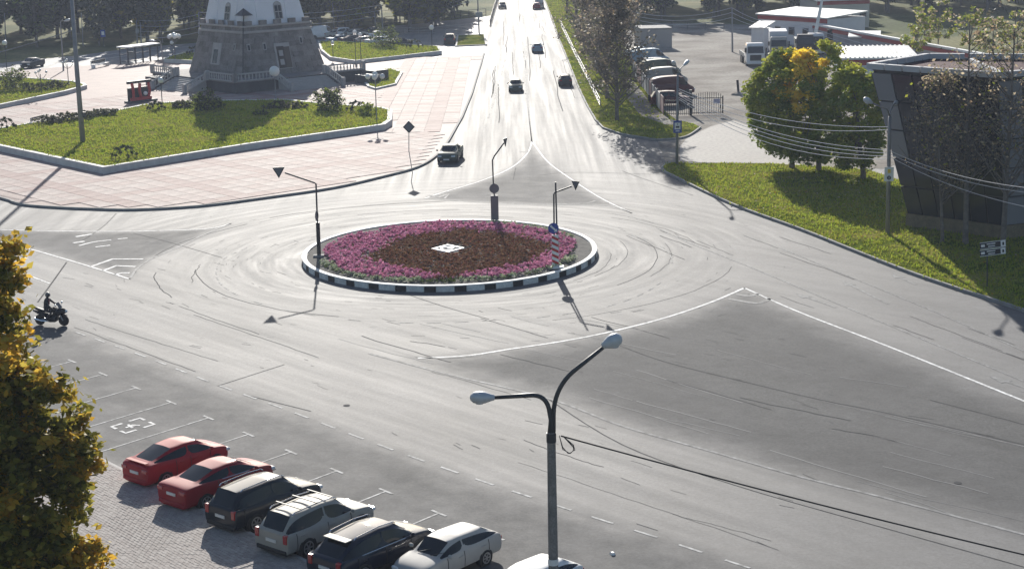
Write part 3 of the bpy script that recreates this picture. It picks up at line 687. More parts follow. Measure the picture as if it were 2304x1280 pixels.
# ------------------------------------------------------------------ lamp posts, poles, other signs
M_pole = mat('grey_pole', (.25, .25, .26), .6, .2, noise=(1.2, .15))
M_concp = mat('concrete_pole', (.23, .215, .20), .85, spec=.2, noise=(2.5, .25), fine=(18, .2))
M_lampb = mat('lamp_housing', (.55, .57, .60), .4, .1, noise=(3, .1))
M_glassw = mat('lamp_glass', (.55, .58, .62), .2)
M_bulb = mat('white_globe', (.8, .8, .78), .35)
def lamp_head(parent, p, d, L=.85, r=.2, name='lamp_head'):
    """egg-shaped street-lamp head starting at p and pointing along d"""
    d = Vector(d).normalized(); prof = [(.02, 0), (r*.42, .03*L), (r*.55, .15*L), (r*.9, .4*L), (r, .62*L), (r*.85, .85*L), (r*.45, .97*L), (.02, L)]
    b = MB(); b.lathe(prof, n=12); q = d.to_track_quat('Z', 'Y').to_matrix(); rt = q
    b.v = [tuple(Vector((0, 0, 0))+q @ Vector((x, y, z))) for x, y, z in b.v]; b.v = [(x+p[0], y+p[1], z*1.0+p[2]) for x, y, z in b.v]
    o = b.build(name, M_lampb, parent, smooth=True)
    g = MB(); c = Vector(p)+d*L*.62-Vector((0, 0, r*.55)); g.lathe([(r*.75, 0), (r*.6, -r*.4), (.02, -r*.5)], n=10); g.v = [(x*1.0+c.x, y+c.y, z+c.z) for x, y, z in g.v]
    g.build('lamp_glass', M_glassw, o, smooth=True); return o
def bez(a, b, c, n=8):
    a, b, c = Vector(a), Vector(b), Vector(c); return [a*(1-t)**2+b*2*t*(1-t)+c*t*t for t in [i/n for i in range(n+1)]]
# double-headed lamp in the foreground
BF = (1247, 1400); bf = G(*BF); pf = lambda p: vp(BF, p)
la = thing('street_lamp', 'double-armed street lamp on a concrete pole in the foreground', 'street lamp')
ztf = pf((1242, 972)).z
MB().tube([bf, (bf.x, bf.y, ztf)], [.17, .135], 14).build('concrete_pole', M_concp, la)
tp = Vector((bf.x, bf.y, ztf-.3))
MB().tube([tp+Vector((-.06, 0, 0)), pf((1240, 945))]+bez(pf((1237, 930)), pf((1232, 884)), pf((1190, 889)), 8)[0:]+[pf((1112, 894))], [.085, .08]+[.075]*9+[.06], 10).build('lamp_arm', M_dsteel, la, smooth=True)
MB().tube([tp+Vector((.06, 0, 0)), pf((1245, 935))]+bez(pf((1246, 920)), pf((1252, 868)), pf((1290, 835)), 8)+[pf((1358, 781))], [.085, .08]+[.075]*9+[.06], 10).build('lamp_arm', M_dsteel, la, smooth=True)
p1 = pf((1114, 894)); lamp_head(la, p1, pf((1057, 894))-p1, (pf((1057, 894))-p1).length, .21)
p2 = pf((1354, 779)); e2 = pf((1398, 758)); lamp_head(la, p2, e2-p2, (e2-p2).length*1.02, .235)
MB().tube([Vector((bf.x, bf.y, ztf-.32)), Vector((bf.x, bf.y, ztf-.02))], .16, 12).build('collar', M_dsteel, la)
zc_ = pf((1245, 1262)).z
MB().tube([Vector((bf.x, bf.y, zc_-.10)), Vector((bf.x, bf.y, zc_+.10))], .175, 12).build('white_band', M_white, la)
MB().tube([Vector((bf.x, bf.y, 0)), Vector((bf.x, bf.y, .25))], .3, 12).build('footing', M_kerbd, la)
wl = MB()
for k in range(3):
    o = random.uniform(-.1, .1); wl.tube([pf((1258, 978)), pf((1266, 1005+k*3)), pf((1278+k*3, 1020)), pf((1294-k*2, 1012)), pf((1290, 1000+k*3)), pf((1266, 980))], .012, 5)
wl.build('wire_coil', M_dsteel, la)
M_cable = mat('black_cable', (.012, .012, .013), .6)
def cable(name, a, b, sag, r, label, m=M_cable, group=None):
    a, b = Vector(a), Vector(b); pts = [a+(b-a)*t-Vector((0, 0, 4*sag*t*(1-t))) for t in [i/16 for i in range(17)]]
    o = MB().tube(pts, r, 5).build(name, m); return tag(o, label, 'cable', group)
ce = pf((2304, 1242)); ca = pf((1262, 980)); ext = ca+(ce-ca)*1.25
cable('power_cable', ca, ext, .12, .028, 'thick black cable running from the foreground lamp to the right edge')
# tall pole on the left lawn
BL = (188, 336); bl = G(*BL); ql = lambda p: vp(BL, p)
lp = thing('tall_pole', 'tall grey pole rising from the large lawn past the top of the photo', 'pole')
ztl = ql((160, 0)).z
tp = Vector((bl.x+.0, bl.y, ztl+1.2))
MB().tube([bl, bl+Vector((-.05, 0, ztl*.5)), tp], [.27, .22, .17], 12).build('pole', M_pole, lp, smooth=True)
MB().box(ql((190, 258))+Vector((.02, -.1, 0)), (.3, .3, .5)).build('junction_box', M_dsteel, lp)
MB().tube([tp, tp+Vector((1., -1.4, .5)), tp+Vector((1.6, -2.4, .6))], .07, 8).build('lamp_arm', M_pole, lp)
lamp_head(lp, tp+Vector((1.6, -2.4, .6)), (.6, -.8, 0), 1., .25)
lc = ql((166, 68)); cable('power_cable', lc, lc+(PY(-40, 128, lc.y+3)-lc)*1.0, .1, .05, 'pale cable running left from the tall pole', M_pole)
# lamp with two arms on the right verge
BR = (1997, 531); br = G(*BR); qr = lambda p: vp(BR, p)
rl = thing('street_lamp', 'two-armed street lamp on the right verge carrying a white board', 'street lamp')
MB().tube([br, qr((2001, 300)), qr((2002, 262))], [.15, .12, .10], 12).build('pole', M_pole, rl, smooth=True)
def armp(pts, parent, r=.05): return MB().tube(pts, r, 8).build('lamp_arm', M_pole, parent, smooth=True)
y0 = br.y
armp([qr((2002, 262)), PY(1996, 246, y0-.5), PY(1975, 238, y0-1.1), PY(1962, 232, y0-1.4)], rl); lamp_head(rl, PY(1963, 232, y0-1.4), PY(1940, 221, y0-1.9)-PY(1963, 232, y0-1.4), .85, .2)
armp([qr((2002, 262)), PY(2003, 252, y0+.3), PY(2008, 240, y0+.9), PY(2014, 233, y0+1.5)], rl); lamp_head(rl, PY(2013, 236, y0+1.5), PY(2020, 227, y0+2.5)-PY(2013, 236, y0+1.5), .8, .17)
bd = MB(); c = qr((1999, 391))+Vector((0, -.17, 0)); hh = (qr((1999, 375))-qr((1999, 407))).z; bd.box(c, (.62, .04, hh)); bo = bd.build('white_board', M_white, rl)
b_ = MB(); q = [(-.12, .0), (0, .17), (.12, 0), (0, -.17)]; b_.box((c.x, c.y-.03, c.z+.2), (.2, .02, .26)); b_.build('yellow_mark', M_yel, bo)
disc(bo, Vector((c.x, c.y-.03, c.z-.25)), .14, 0, M_black, 'round_mark', .02); b_ = MB(); b_.box((c.x, c.y-.05, c.z-.25), (.035, .02, .15)); b_.build('bar_mark', M_white, bo)
# bus-stop post
BB = (1523, 374); bb0 = G(*BB); qb = lambda p: vp(BB, p)
bs = thing('street_lamp', 'lamp post beside the drive with a blue bus-stop sign', 'street lamp')
MB().tube([bb0, qb((1524, 250)), qb((1525, 165))], [.14, .11, .08], 10).build('pole', M_pole, bs, smooth=True)
yb = bb0.y
armp([qb((1525, 165)), PY(1528, 158, yb+.2), PY(1538, 148, yb+1.)], bs); lamp_head(bs, PY(1537, 149, yb+1.), PY(1558, 129, yb+2.4)-PY(1537, 149, yb+1.), 1.1, .17)
armp([qb((1525, 165)), PY(1524, 156, yb-.2), PY(1520, 146, yb-.8)], bs); lamp_head(bs, PY(1520, 146, yb-.8), PY(1511, 138, yb-1.6)-PY(1520, 146, yb-.8), .8, .17)
c = qb((1524, 285))+Vector((0, -.16, 0)); hh = (qb((1524, 271))-qb((1524, 299))).z
b_ = MB(); b_.box(c, (.72, .05, hh)); sg_ = b_.build('bus_stop_sign', M_blue, bs)
b_ = MB(); b_.box(c+Vector((0, -.03, .06)), (.5, .02, .58)); b_.build('white_square', M_white, sg_)
b_ = MB(); b_.box(c+Vector((0, -.05, -.02)), (.3, .02, .15)).box(c+Vector((0, -.05, .22)), (.06, .02, .1)); b_.build('bus_symbol', M_black, sg_)
b_ = MB(); b_.box(c+Vector((0, -.03, -.37)), (.34, .02, .07)); b_.build('white_strip', M_white, sg_)
# wires between the two posts on the right
pv = mat('pale_wire', (.55, .55, .57), .9, spec=.1)
for k, (a, b2_, sg2) in enumerate((((1526, 200), (1999, 286), .9), ((1526, 204), (1999, 292), 1.2), ((1526, 210), (1999, 338), 1.0), ((1526, 214), (1999, 345), 1.1), ((1526, 219), (1999, 352), 1.2), ((1526, 223), (1999, 358), 1.4))):
    cable('overhead_wire', qb(a), qr(b2_), sg2, .022, ['topmost', 'second from top', 'third from top', 'fourth from top', 'second lowest', 'lowest'][k]+' pale wire between the bus-stop lamp and the verge lamp', pv, 'wires between the right-hand lamp posts')
for nw, a, b2_ in (('top', (2001, 339), (2330, 425)), ('middle', (2001, 346), (2330, 436)), ('lowest', (2001, 352), (2330, 470))):
    cable('overhead_wire', qr(a), PY(b2_[0], b2_[1], br.y-26),     .4, .016, nw+' thin wire running right from the verge lamp past the bare birches', pv, 'wires right of the verge lamp')
# priority sign at the plaza kerb
BP = (928, 389); bp0 = G(*BP); qp = lambda p: vp(BP, p)
ps = thing('priority_sign', 'diamond priority sign on a thin post at the plaza kerb', 'road sign')
MB().tube([bp0, qp((920, 340)), qp((920, 272))], .035, 7).build('post', M_steel, ps)
for s_, m_, nm, dy in ((.52, M_dsteel, 'diamond_plate', 0), (.38, M_signback, 'inner_diamond', -.02)):
    c = qp((920, 286))+Vector((0, -.06+dy, 0)); b_ = MB(); q = [(-s_, 0), (0, s_*1.02), (s_, 0), (0, -s_*1.02)]
    b_.add([(c.x+x, c.y+yy, c.z+z) for yy in (-.012, .012) for x, z in q], [(0, 1, 2, 3), (7, 6, 5, 4)]+[(i, 4+i, 4+(i+1) % 4, (i+1) % 4) for i in range(4)]); b_.build(nm, m_, ps)
# direction board in the shade of the birches
BD_ = (2221, 650); bd0 = G(*BD_); qd = lambda p: vp(BD_, p)
db = thing('direction_sign', 'dark two-row direction board with white arrow squares in the shade of the birches', 'road sign')
MB().tube([bd0, qd((2221, 560))], .035, 7).build('post', M_dsteel, db)
for r_, (y1, y2) in enumerate(((543, 557), (560, 573))):
    c = qd((2233, (y1+y2)/2)); hh = (qd((2233, y1))-qd((2233, y2))).z; c.y -= .06; Mr = Matrix.Translation(c) @ Matrix.Rotation(R(-6), 4, 'Y')
    ro = MB().box((0, 0, 0), (1.5, .03, hh), M=Mr).build('sign_row', M_black, db)
    MB().box((.6, -.025, 0), (.28, .02, hh*.9), M=Mr).build('arrow_square', M_white, ro); MB().box((.6, -.04, 0), (.1, .015, hh*.5), M=Mr).build('arrow_mark', M_black, ro)
    MB().box((-.58, -.025, 0), (.22, .02, hh*.4), M=Mr).box((-.1, -.025, .07), (.5, .02, .05), M=Mr).box((-.08, -.025, -.07), (.4, .02, .05), M=Mr).box((0, -.02, hh*.5), (1.5, .02, .03), M=Mr).box((0, -.02, -hh*.5), (1.5, .02, .03), M=Mr).build('white_marks', M_white, ro)
# ------------------------------------------------------------------ cars
def paint(name, col, rough=.5, metal=.0, coat=.42): return mat('paint_'+name, col, max(rough, .65), metal, coat=coat, spec=.14, noise=(2.5, .06))
P_red = paint('red', (.36, .012, .02)); P_dred = paint('deep_red', (.30, .010, .018)); P_blk = paint('black', (.014, .018, .026), coat=.75); P_slv = paint('silver', (.36, .35, .32), .38, .2)
P_dblue = paint('night_blue', (.013, .018, .035), coat=.75); P_ltgr = paint('light_grey', (.42, .41, .39), .4, .1); P_white = paint('white', (.75, .75, .74)); P_grn = paint('grey_green', (.10, .125, .10), .35, .3)
P_maroon = paint('maroon', (.10, .015, .02)); P_dkgr = paint('dark_grey', (.05, .052, .056), .35, .3); P_blue = paint('light_blue', (.25, .34, .42), .35, .3)
M_glass = mat('car_glass', (.012, .014, .017), .06, spec=.5); M_tyre = mat('tyre_rubber', (.02, .02, .02), .8); M_rim = mat('rim_alloy', (.45, .45, .46), .35, .8)
M_lred = mat('tail_light', (.40, .015, .015), .2, coat=1.); M_lclr = mat('head_light', (.75, .78, .8), .12, coat=1.); M_plate = mat('number_plate', (.72, .72, .70), .5)
M_plas = mat('black_plastic', (.022, .022, .024), .6); M_chrome = mat('chrome', (.7, .7, .72), .18, 1.)
# stations: (x, half width, belt or deck height, roof height or None, tag); x from the tail (-) to the nose (+)
TYPES = {
 'liftback': dict(L=4.45, W=.875, st=[(-2.2, .74, .70, None), (-2.17, .83, .95, None), (-2.0, .86, 1.05, None), (-1.72, .87, 1.08, None), (-.72, .875, 1.0, 1.44), (-.05, .875, .97, 1.49), (.03, .875, .97, 1.49), (.62, .875, .95, 1.44), (1.28, .865, .96, None), (1.8, .84, .90, None), (2.08, .76, .78, None), (2.22, .60, .62, None)], cab=(3, 8), rear=(3, 4), front=(7, 8), wh=(-1.30, 1.33, .325)),
 'sedan': dict(L=4.7, W=.91, st=[(-2.36, .78, .72, None), (-2.33, .86, 1.00, None), (-2.15, .90, 1.06, None), (-1.55, .91, 1.07, None), (-.70, .91, 1.0, 1.42), (-.05, .91, .97, 1.47), (.03, .91, .97, 1.47), (.60, .91, .95, 1.43), (1.38, .90, .97, None), (1.95, .87, .90, None), (2.22, .78, .78, None), (2.36, .62, .62, None)], cab=(3, 8), rear=(3, 4), front=(7, 8), wh=(-1.38, 1.40, .34)),
 'suv': dict(L=4.6, W=.92, st=[(-2.27, .84, .72, None), (-2.25, .90, .98, None), (-2.2, .91, 1.05, None), (-2.16, .91, 1.07, None), (-1.82, .915, 1.05, 1.64), (-.35, .92, 1.03, 1.70), (-.27, .92, 1.03, 1.70), (.45, .92, 1.02, 1.65), (1.10, .91, 1.05, None), (1.80, .89, .98, None), (2.14, .83, .86, None), (2.30, .70, .66, None)], cab=(3, 8), rear=(3, 4), front=(7, 8), wh=(-1.32, 1.38, .37)),
 'wagon': dict(L=4.85, W=.94, st=[(-2.40, .84, .72, None), (-2.38, .91, .96, None), (-2.30, .93, 1.03, None), (-2.22, .93, 1.06, None), (-1.62, .935, 1.04, 1.58), (-.35, .94, 1.02, 1.66), (-.27, .94, 1.02, 1.66), (.50, .94, 1.0, 1.60), (1.22, .93, 1.03, None), (1.90, .90, .96, None), (2.25, .82, .82, None), (2.42, .66, .64, None)], cab=(3, 8), rear=(3, 4), front=(7, 8), wh=(-1.42, 1.45, .38)),
 'hatch': dict(L=4.15, W=.83, st=[(-2.05, .74, .68, None), (-2.03, .80, .90, None), (-1.95, .82, .96, None), (-1.85, .82, .99, None), (-1.32, .83, .95, 1.33), (-.10, .83, .93, 1.40), (-.03, .83, .93, 1.40), (.50, .83, .92, 1.36), (1.05, .82, .92, None), (1.65, .80, .84, None), (1.98, .74, .74, None), (2.08, .66, .62, None)], cab=(3, 8), rear=(3, 4), front=(7, 8), wh=(-1.15, 1.28, .30)),
 'van': dict(L=5.4, W=.98, st=[(-2.68, .90, .8, None), (-2.66, .95, 1.05, None), (-2.64, .96, 1.2, None), (-2.62, .97, 1.3, None), (-2.45, .975, 1.28, 2.2), (.62, .98, 1.25, 2.28), (.72, .98, 1.22, 2.27), (1.28, .98, 1.2, 2.12), (2.02, .95, 1.18, None), (2.40, .90, 1.02, None), (2.6, .80, .85, None), (2.7, .66, .65, None)], cab=(3, 8), rear=(3, 4), front=(7, 8), wh=(-1.7, 1.75, .36)),
}
CARM = {}
def car_meshes(ty):
    if ty in CARM: return CARM[ty]
    T = TYPES[ty]; st = T['st']; W = T['W']; c0, c1 = T['cab']; zb = .24 if ty not in ('suv', 'wagon', 'van') else .30
    rings = []
    for i, (x, hw, zt, zr) in enumerate(st):
        mid = zb+(zt-zb)*.52
        rg = [(hw*.80, zb), (hw*.96, zb+.10), (hw, mid), (hw*.985, zt-.12), (hw*.93, zt)]
        if zr: k = .70 if ty not in ('van',) else .86; g = hw*k; rg += [(hw*.90, zt+.03), (g+.03, zr-.13), (g*.90, zr-.03), (0, zr+.015)]
        else: rg += [(hw*.86, zt+.015), (hw*.74, zt+.03), (hw*.58, zt+.04), (0, zt+.055)]
        rings.append([(x, y, z) for y, z in rg]); 
    N = len(rings[0]); parts = {k: MB() for k in ('body', 'windscreen', 'rear_window', 'side_window_l', 'side_window_r', 'door_fl', 'door_rl', 'door_fr', 'door_rr')}
    verts = []; idx = {}
    for i, rg in enumerate(rings):
        for j in range(N):
            idx[i, j, 1] = len(verts); verts.append(rg[j])
            if j < N-1: idx[i, j, -1] = len(verts); verts.append((rg[j][0], -rg[j][1], rg[j][2]))
            else: idx[i, j, -1] = idx[i, j, 1]
    faces = {k: [] for k in parts}; r0, r1 = T['rear']; f0, f1 = T['front']
    for i in range(len(rings)-1):
        for j in range(N-1):
            for s_ in (1, -1):
                q = (idx[i, j, s_], idx[i+1, j, s_], idx[i+1, j+1, s_], idx[i, j+1, s_]); side = 'l' if s_ > 0 else 'r'
                key = 'body'
                if c0 <= i < c1:
                    pillar = st[i+1][0]-st[i][0] < .12
                    if j == 5 and not pillar and not (ty == 'van' and i < 6): key = 'side_window_'+side
                    elif j == 7 and i == r0 and ty != 'van': key = 'rear_window'
                    elif j == 7 and i == f0: key = 'windscreen'
                    elif j in (1, 2, 3) and i == r1 and ty != 'van': key = 'door_r'+side
                    elif j in (1, 2, 3) and i == r1+2: key = 'door_f'+side
                faces[key].append(q if s_ < 0 else q[::-1])
    for e, i in ((0, 0), (1, len(rings)-1)):
        # close the ends in bands so they stay smooth
        for j in range(N-1):
            a, b, c, d = idx[i, j, 1], idx[i, j+1, 1], idx[i, j+1, -1], idx[i, j, -1]
            q = (a, b, c, d) if b != c else (a, b, d)
            faces['body'].append(q if e else q[::-1])
    # floor
    for i in range(len(rings)-1): faces['body'].append((idx[i, 0, 1], idx[i, 0, -1], idx[i+1, 0, -1], idx[i+1, 0, 1]))
    out = {}
    for k, fs in faces.items():
        if not fs: continue
        used = sorted({v for f in fs for v in f}); mp = {v: n for n, v in enumerate(used)}
        me = bpy.data.meshes.new(k); me.from_pydata([verts[v] for v in used], [], [tuple(mp[v] for v in f) for f in fs])
        me.polygons.foreach_set('use_smooth', [True]*len(fs)); me.materials.append(M_glass)
        bm = bmesh.new(); bm.from_mesh(me); bmesh.ops.recalc_face_normals(bm, faces=bm.faces)
        cl = bm.edges.layers.float.new('crease_edge')
        zt_by = {}
        inv = {n: v for v, n in mp.items()}; jj = {v: key for key, v in idx.items()}
        for ed in bm.edges:
            a, b2_ = (jj[inv[v.index]] for v in ed.verts)
            if a[1] == b2_[1] == 4: ed[cl] = .55
            elif a[1] == b2_[1] == 7 and c0 < a[0] < c1: ed[cl] = .4
            elif a[0] == b2_[0] and a[0] in (1, c0, c1): ed[cl] = .45
            elif a[1] == b2_[1] == 0: ed[cl] = .6
            if ed.is_boundary and k != 'body': ed[cl] = max(ed[cl], .0)
        bm.to_mesh(me); bm.free(); out[k] = me
    CARM[ty] = out; return out
WM = {}
def wheel_mesh(r):
    if r in WM: return WM[r]
    b = MB(); b.lathe([(r*.62, -.10), (r*.9, -.105), (r, -.07), (r, .07), (r*.9, .105), (r*.62, .10)], n=22, axis='Y'); ty = b.mesh('wheel', M_tyre, True)
    b = MB(); b.lathe([(r*.66, -.085), (r*.66, .085)], n=18, axis='Y')
    me0 = b.mesh('wheel_well', M_plas)
    b = MB(); b.wall([(r*.62*math.cos(q*math.pi/10), r*.62*math.sin(q*math.pi/10)) for q in range(20)], .05, .02, .10, closed=True)
    for q in range(6):
        a = q*math.pi/3; b.box((math.cos(a)*r*.32, math.sin(a)*r*.32, .085), (r*.6, r*.16, .03), rz=a)
    b.lathe([(r*.15, .07), (r*.15, .108), (.001, .11)], n=10)
    b.v = [(x, z, y) for x, y, z in b.v]; rim = b.mesh('rim', M_rim)
    b = MB(); b.lathe([(r*1.16, -.2), (r*1.16, .004)], n=24, axis='Y'); b.v = [(x, y, z) for x, y, z in b.v]; arch = b.mesh('wheel_arch', M_plas)
    WM[r] = (ty, rim, arch, me0); return WM[r]
def car(ty, pnt, loc, head, label, name='parked_car', cat='car', group=None, detail=True, rails=False, bars=False, spoiler=None, sub=2, plate=True, scale=1., chrome=False, rear_glass_light=False, spare=False):
    T = TYPES[ty]; ms = car_meshes(ty); root = thing(name, label, cat, (loc[0], loc[1], 0), math.atan2(head[1], head[0]), group)
    st = T['st']; W = T['W']
    body = None
    for k, me in ms.items():
        nm = {'side_window_l': 'side_window', 'side_window_r': 'side_window'}.get(k, 'door' if k.startswith('door') else k)
        o = link(nm, me, root)
        if k == 'body': body = o
        if nm in ('body', 'door'):
            o.material_slots[0].link = 'OBJECT'; o.material_slots[0].material = pnt
        m = o.modifiers.new('smooth', 'SUBSURF'); m.levels = m.render_levels = sub; m.boundary_smooth = 'PRESERVE_CORNERS'
        if nm == 'door' and detail:
            s_ = 1 if k.endswith('l') else -1; i = T['rear'][1] + (2 if k[5] == 'f' else 0); xm = st[i][0]+.18 if k[5] == 'f' else st[i][0]+.30
            MB().box((xm, s_*(W+.005), st[i][2]-.16), (.2, .035, .035)).build('door_handle', M_chrome if chrome else pnt, o)
    r = T['wh'][2]; ty_, rim, arch, well = wheel_mesh(r)
    for xw in T['wh'][:2]:
        for s_ in (1, -1):
            a = link('wheel_arch', arch, root, (xw, s_*(W-.018), r)); a.scale = (1, s_, 1)
            wv = link('wheel', ty_, root, (xw, s_*(W-.085), r)); wv.scale = (1, s_, 1)
            if detail: link('rim', rim, wv, (0, .004, 0)); link('hub_backing', well, wv)
            else: link('rim', well, wv, (0, .02, 0)).material_slots[0].link = 'OBJECT'
    xr, xf = st[0][0], st[-1][0]; zt = st[1][2]; zn = st[-2][2]
    for s_ in (1, -1):
        hy = W*.73 if ty != 'suv' else W*.80
        tall = ty in ('suv', 'wagon', 'van')
        b = MB(); b.box((xr+.045, s_*hy*1.0, zt-.12 if not tall else zt-.08), (.15, .34 if not tall else .2, .15 if not tall else .34)); b.build('tail_light', M_lred, root, bev=.03)
        b = MB(); b.box((xf-.13, s_*W*.66, zn-.11), (.26, .36, .14)); b.build('headlight', M_lclr, root, bev=.05)
        xm = st[T['front'][1]][0]-.22
        b = MB(); b.ball((0, 0, 0), 1, n=8); b.v = [(xm+x*.07, s_*(W+.09)+y*.11, st[T['front'][1]][2]+.08+z*.075) for x, y, z in b.v]
        b.build('mirror', pnt, root, smooth=True)
    if detail:
        b = MB(); b.box((xr-.012, 0, zt-.24 if ty != 'hatch' else .5), (.03, .52, .115)); b.build('number_plate', M_plate, root)
        b = MB(); b.box((xf+.0, 0, .40), (.03, .52, .11)); b.build('number_plate', M_plate, root)
        b = MB(); b.box((xr+.02, 0, .38), (.12, W*1.7, .18)); b.build('rear_bumper', M_plas if ty in ('suv', 'wagon') else pnt, root, bev=.05)
        b = MB(); b.box((xf-.08, 0, .40), (.14, W*1.25, .2)); b.build('grille', M_plas, root, bev=.04)
        f1 = T['front'][1]; xw, zw = st[f1][0], st[f1][2]
        for yy in (-.35, .25): MB().tube([(xw+.06, yy, zw+.06), (xw-.16, yy+.42, zw+.19)], .012, 5).build('wiper', M_plas, root)
        if chrome:
            for s_ in (1, -1): MB().tube([(st[4][0]+.2, s_*(W*.93+.01), st[4][2]+.02), (st[7][0]+.3, s_*(W*.93+.01), st[7][2]+.03)], .014, 5).build('window_trim', M_chrome, root)
        for i_ in (T['rear'][1], T['rear'][1]+2, T['front'][1]):
            x_ = st[i_][0]-(.0 if i_ != T['front'][1] else .22)
            for s_ in (1, -1): MB().tube([(x_, s_*(W*.965), .36), (x_, s_*(W+.002), .62), (x_, s_*(W*.985), st[i_][2]-.12), (x_, s_*(W*.95), st[i_][2]-.01)], .011, 4).build('door_seam', M_plas, root)
    zr = st[4][3]; zm = st[5][3]
    if rails:
        for s_ in (1, -1):
            y = W*.70*.93; MB().tube([(st[4][0]+.1, s_*y, zr+.0), (st[4][0]+.2, s_*y, zr+.07), (st[5][0], s_*y, zm+.055), (st[7][0]-.1, s_*y, st[7][3]+.07), (st[7][0], s_*y, st[7][3])], .022, 6).build('roof_rail', M_chrome, root)
    if bars:
        for xx in (-1.35, -.55, .2): MB().box((xx, 0, zm+.09), (.06, W*1.42, .03)).build('roof_bar', M_plas, root)
    if spoiler:
        x4 = st[4][0]; MB().box((x4-.08, 0, zr+.0), (.34, W*1.16, .035)).build('spoiler', spoiler, root, bev=.012)
    if ty == 'liftback':
        MB().box((st[2][0]-.02, 0, st[3][2]+.05), (.2, W*1.45, .03)).build('spoiler', pnt, root, bev=.012)
    if spare: MB().lathe([(.3, -.1), (.34, 0), (.3, .1)], (xr-.1, 0, .95), 18, axis='X').build('spare_wheel', M_tyre, root)
    return root
tm = lambda k: T0+TD*(k+.5)           # middle of the T marks of bay k (bay 2: first red car)
def park(ty, k, pnt, label, off=2.75, flip=False, side=0., **kw):
    L = TYPES[ty]['L']; c = tm(k)+BD*(off+L/2)+TD.normalized()*side; h = BD if flip else -BD
    return car(ty, pnt, c, h, label, group='cars parked in the angled bays', **kw)
c_ = park('liftback', 3, P_red, 'bright red hatchback with dark rear window, nearest car to the painted symbol bay')
park('sedan', 4, P_dred, 'deep red four-door saloon parked between the red hatchback and the black estate', chrome=True)
park('suv', 5, P_blk, 'black off-roader with roof rails parked beside the deep red saloon', rails=True)
park('suv', 6, P_slv, 'silver grey off-roader with dark roof bars in the parked row', rails=True, bars=True, off=2.7)
park('wagon', 7, P_dblue, 'long dark estate with a pale roof spoiler beside the silver off-roader', rails=True, spoiler=P_slv, chrome=True, off=2.5)
park('hatch', 8, P_ltgr, 'pale silver old hatchback parked nose to the pavement', flip=True, off=1.2, side=-1.0)
park('hatch', 9, P_white, 'white car behind the foreground lamp, mostly cut off by the photo edge', flip=True, off=1.1, side=-.2)
def drive(ty, pnt, a, b, label, **kw):
    A, B = G(*a), G(*b); d = (B-A).to_2d().normalized(); return car(ty, pnt, (A+B).to_2d()/2, d, label, 'car', group='cars driving on the roads', sub=1 if kw.pop('far', False) else 2, **kw)
drive('sedan', P_grn, (1024, 350), (1003, 371), 'grey green car turning out of the main road towards the roundabout')
drive('hatch', P_grn, (1161, 197), (1160, 212), 'dark green oncoming car near the centre line of the main road', detail=False)
drive('hatch', P_dkgr, (1273, 197), (1270, 187), 'dark car driving away in the right lane beside the guard rail', detail=False)
drive('hatch', P_blue, (1210, 121), (1208, 113), 'small pale-roofed car driving away further up the main road', detail=False, far=True)
drive('hatch', P_dkgr, (1129, 17), (1132, 23), 'distant dark car at the top left of the main road', detail=False, far=True)
drive('van', P_white, (1214, 22), (1212, 14), 'distant white van at the top of the main road', detail=False, far=True)
drive('hatch', P_red, (1208, 24), (1207, 18), 'distant red car at the top right of the main road', detail=False, far=True)
drive('suv', P_blk, (1011, 104), (1014, 94), 'black off-roader waiting beside the small grass island', detail=False, far=True)
drive('sedan', P_dkgr, (90, 149), (56, 156), 'dark saloon driving along the street left of the tall pole', detail=False, far=True)
far_c = [((752, 86), P_slv, 'sedan', 5), ((776, 84), P_white, 'suv', 8), ((800, 84), P_slv, 'hatch', -4), ((836, 80), P_dkgr, 'sedan', 3), ((855, 88), P_white, 'hatch', 6), ((765, 99), P_blue, 'sedan', 2), ((793, 99), P_dkgr, 'sedan', 4), ((824, 101), P_slv, 'hatch', -3), ((852, 103), P_white, 'sedan', 3), ((898, 106), P_dkgr, 'sedan', 5), ((722, 88), P_white, 'van', 0), ((880, 100), P_blue, 'hatch', 2)]
nm_ = {id(P_slv): 'silver', id(P_white): 'white', id(P_dkgr): 'dark grey', id(P_blue): 'pale blue'}
seen = {}
pos_txt = ['at the back left', 'in the back row, second from the tower', 'in the middle of the back row', 'at the right of the back row', 'in the middle of the car park', 'at the front nearest the tower', 'front row beside the pale blue one', 'in the middle of the front row', 'in the front row left of the dark bush', 'right of the dark bush', 'tucked against the tower side', 'behind the dark bush']
for (px, pnt, ty, a), ptxt in zip(far_c, pos_txt):
    p = G(*px); hd = (math.cos(R(35+a)), math.sin(R(35+a)))
    car(ty, pnt, p, hd, f"{nm_[id(pnt)]} {'van' if ty == 'van' else 'car'} parked behind the back lawn, {ptxt}", group='cars parked behind the back lawn', detail=False, sub=1)

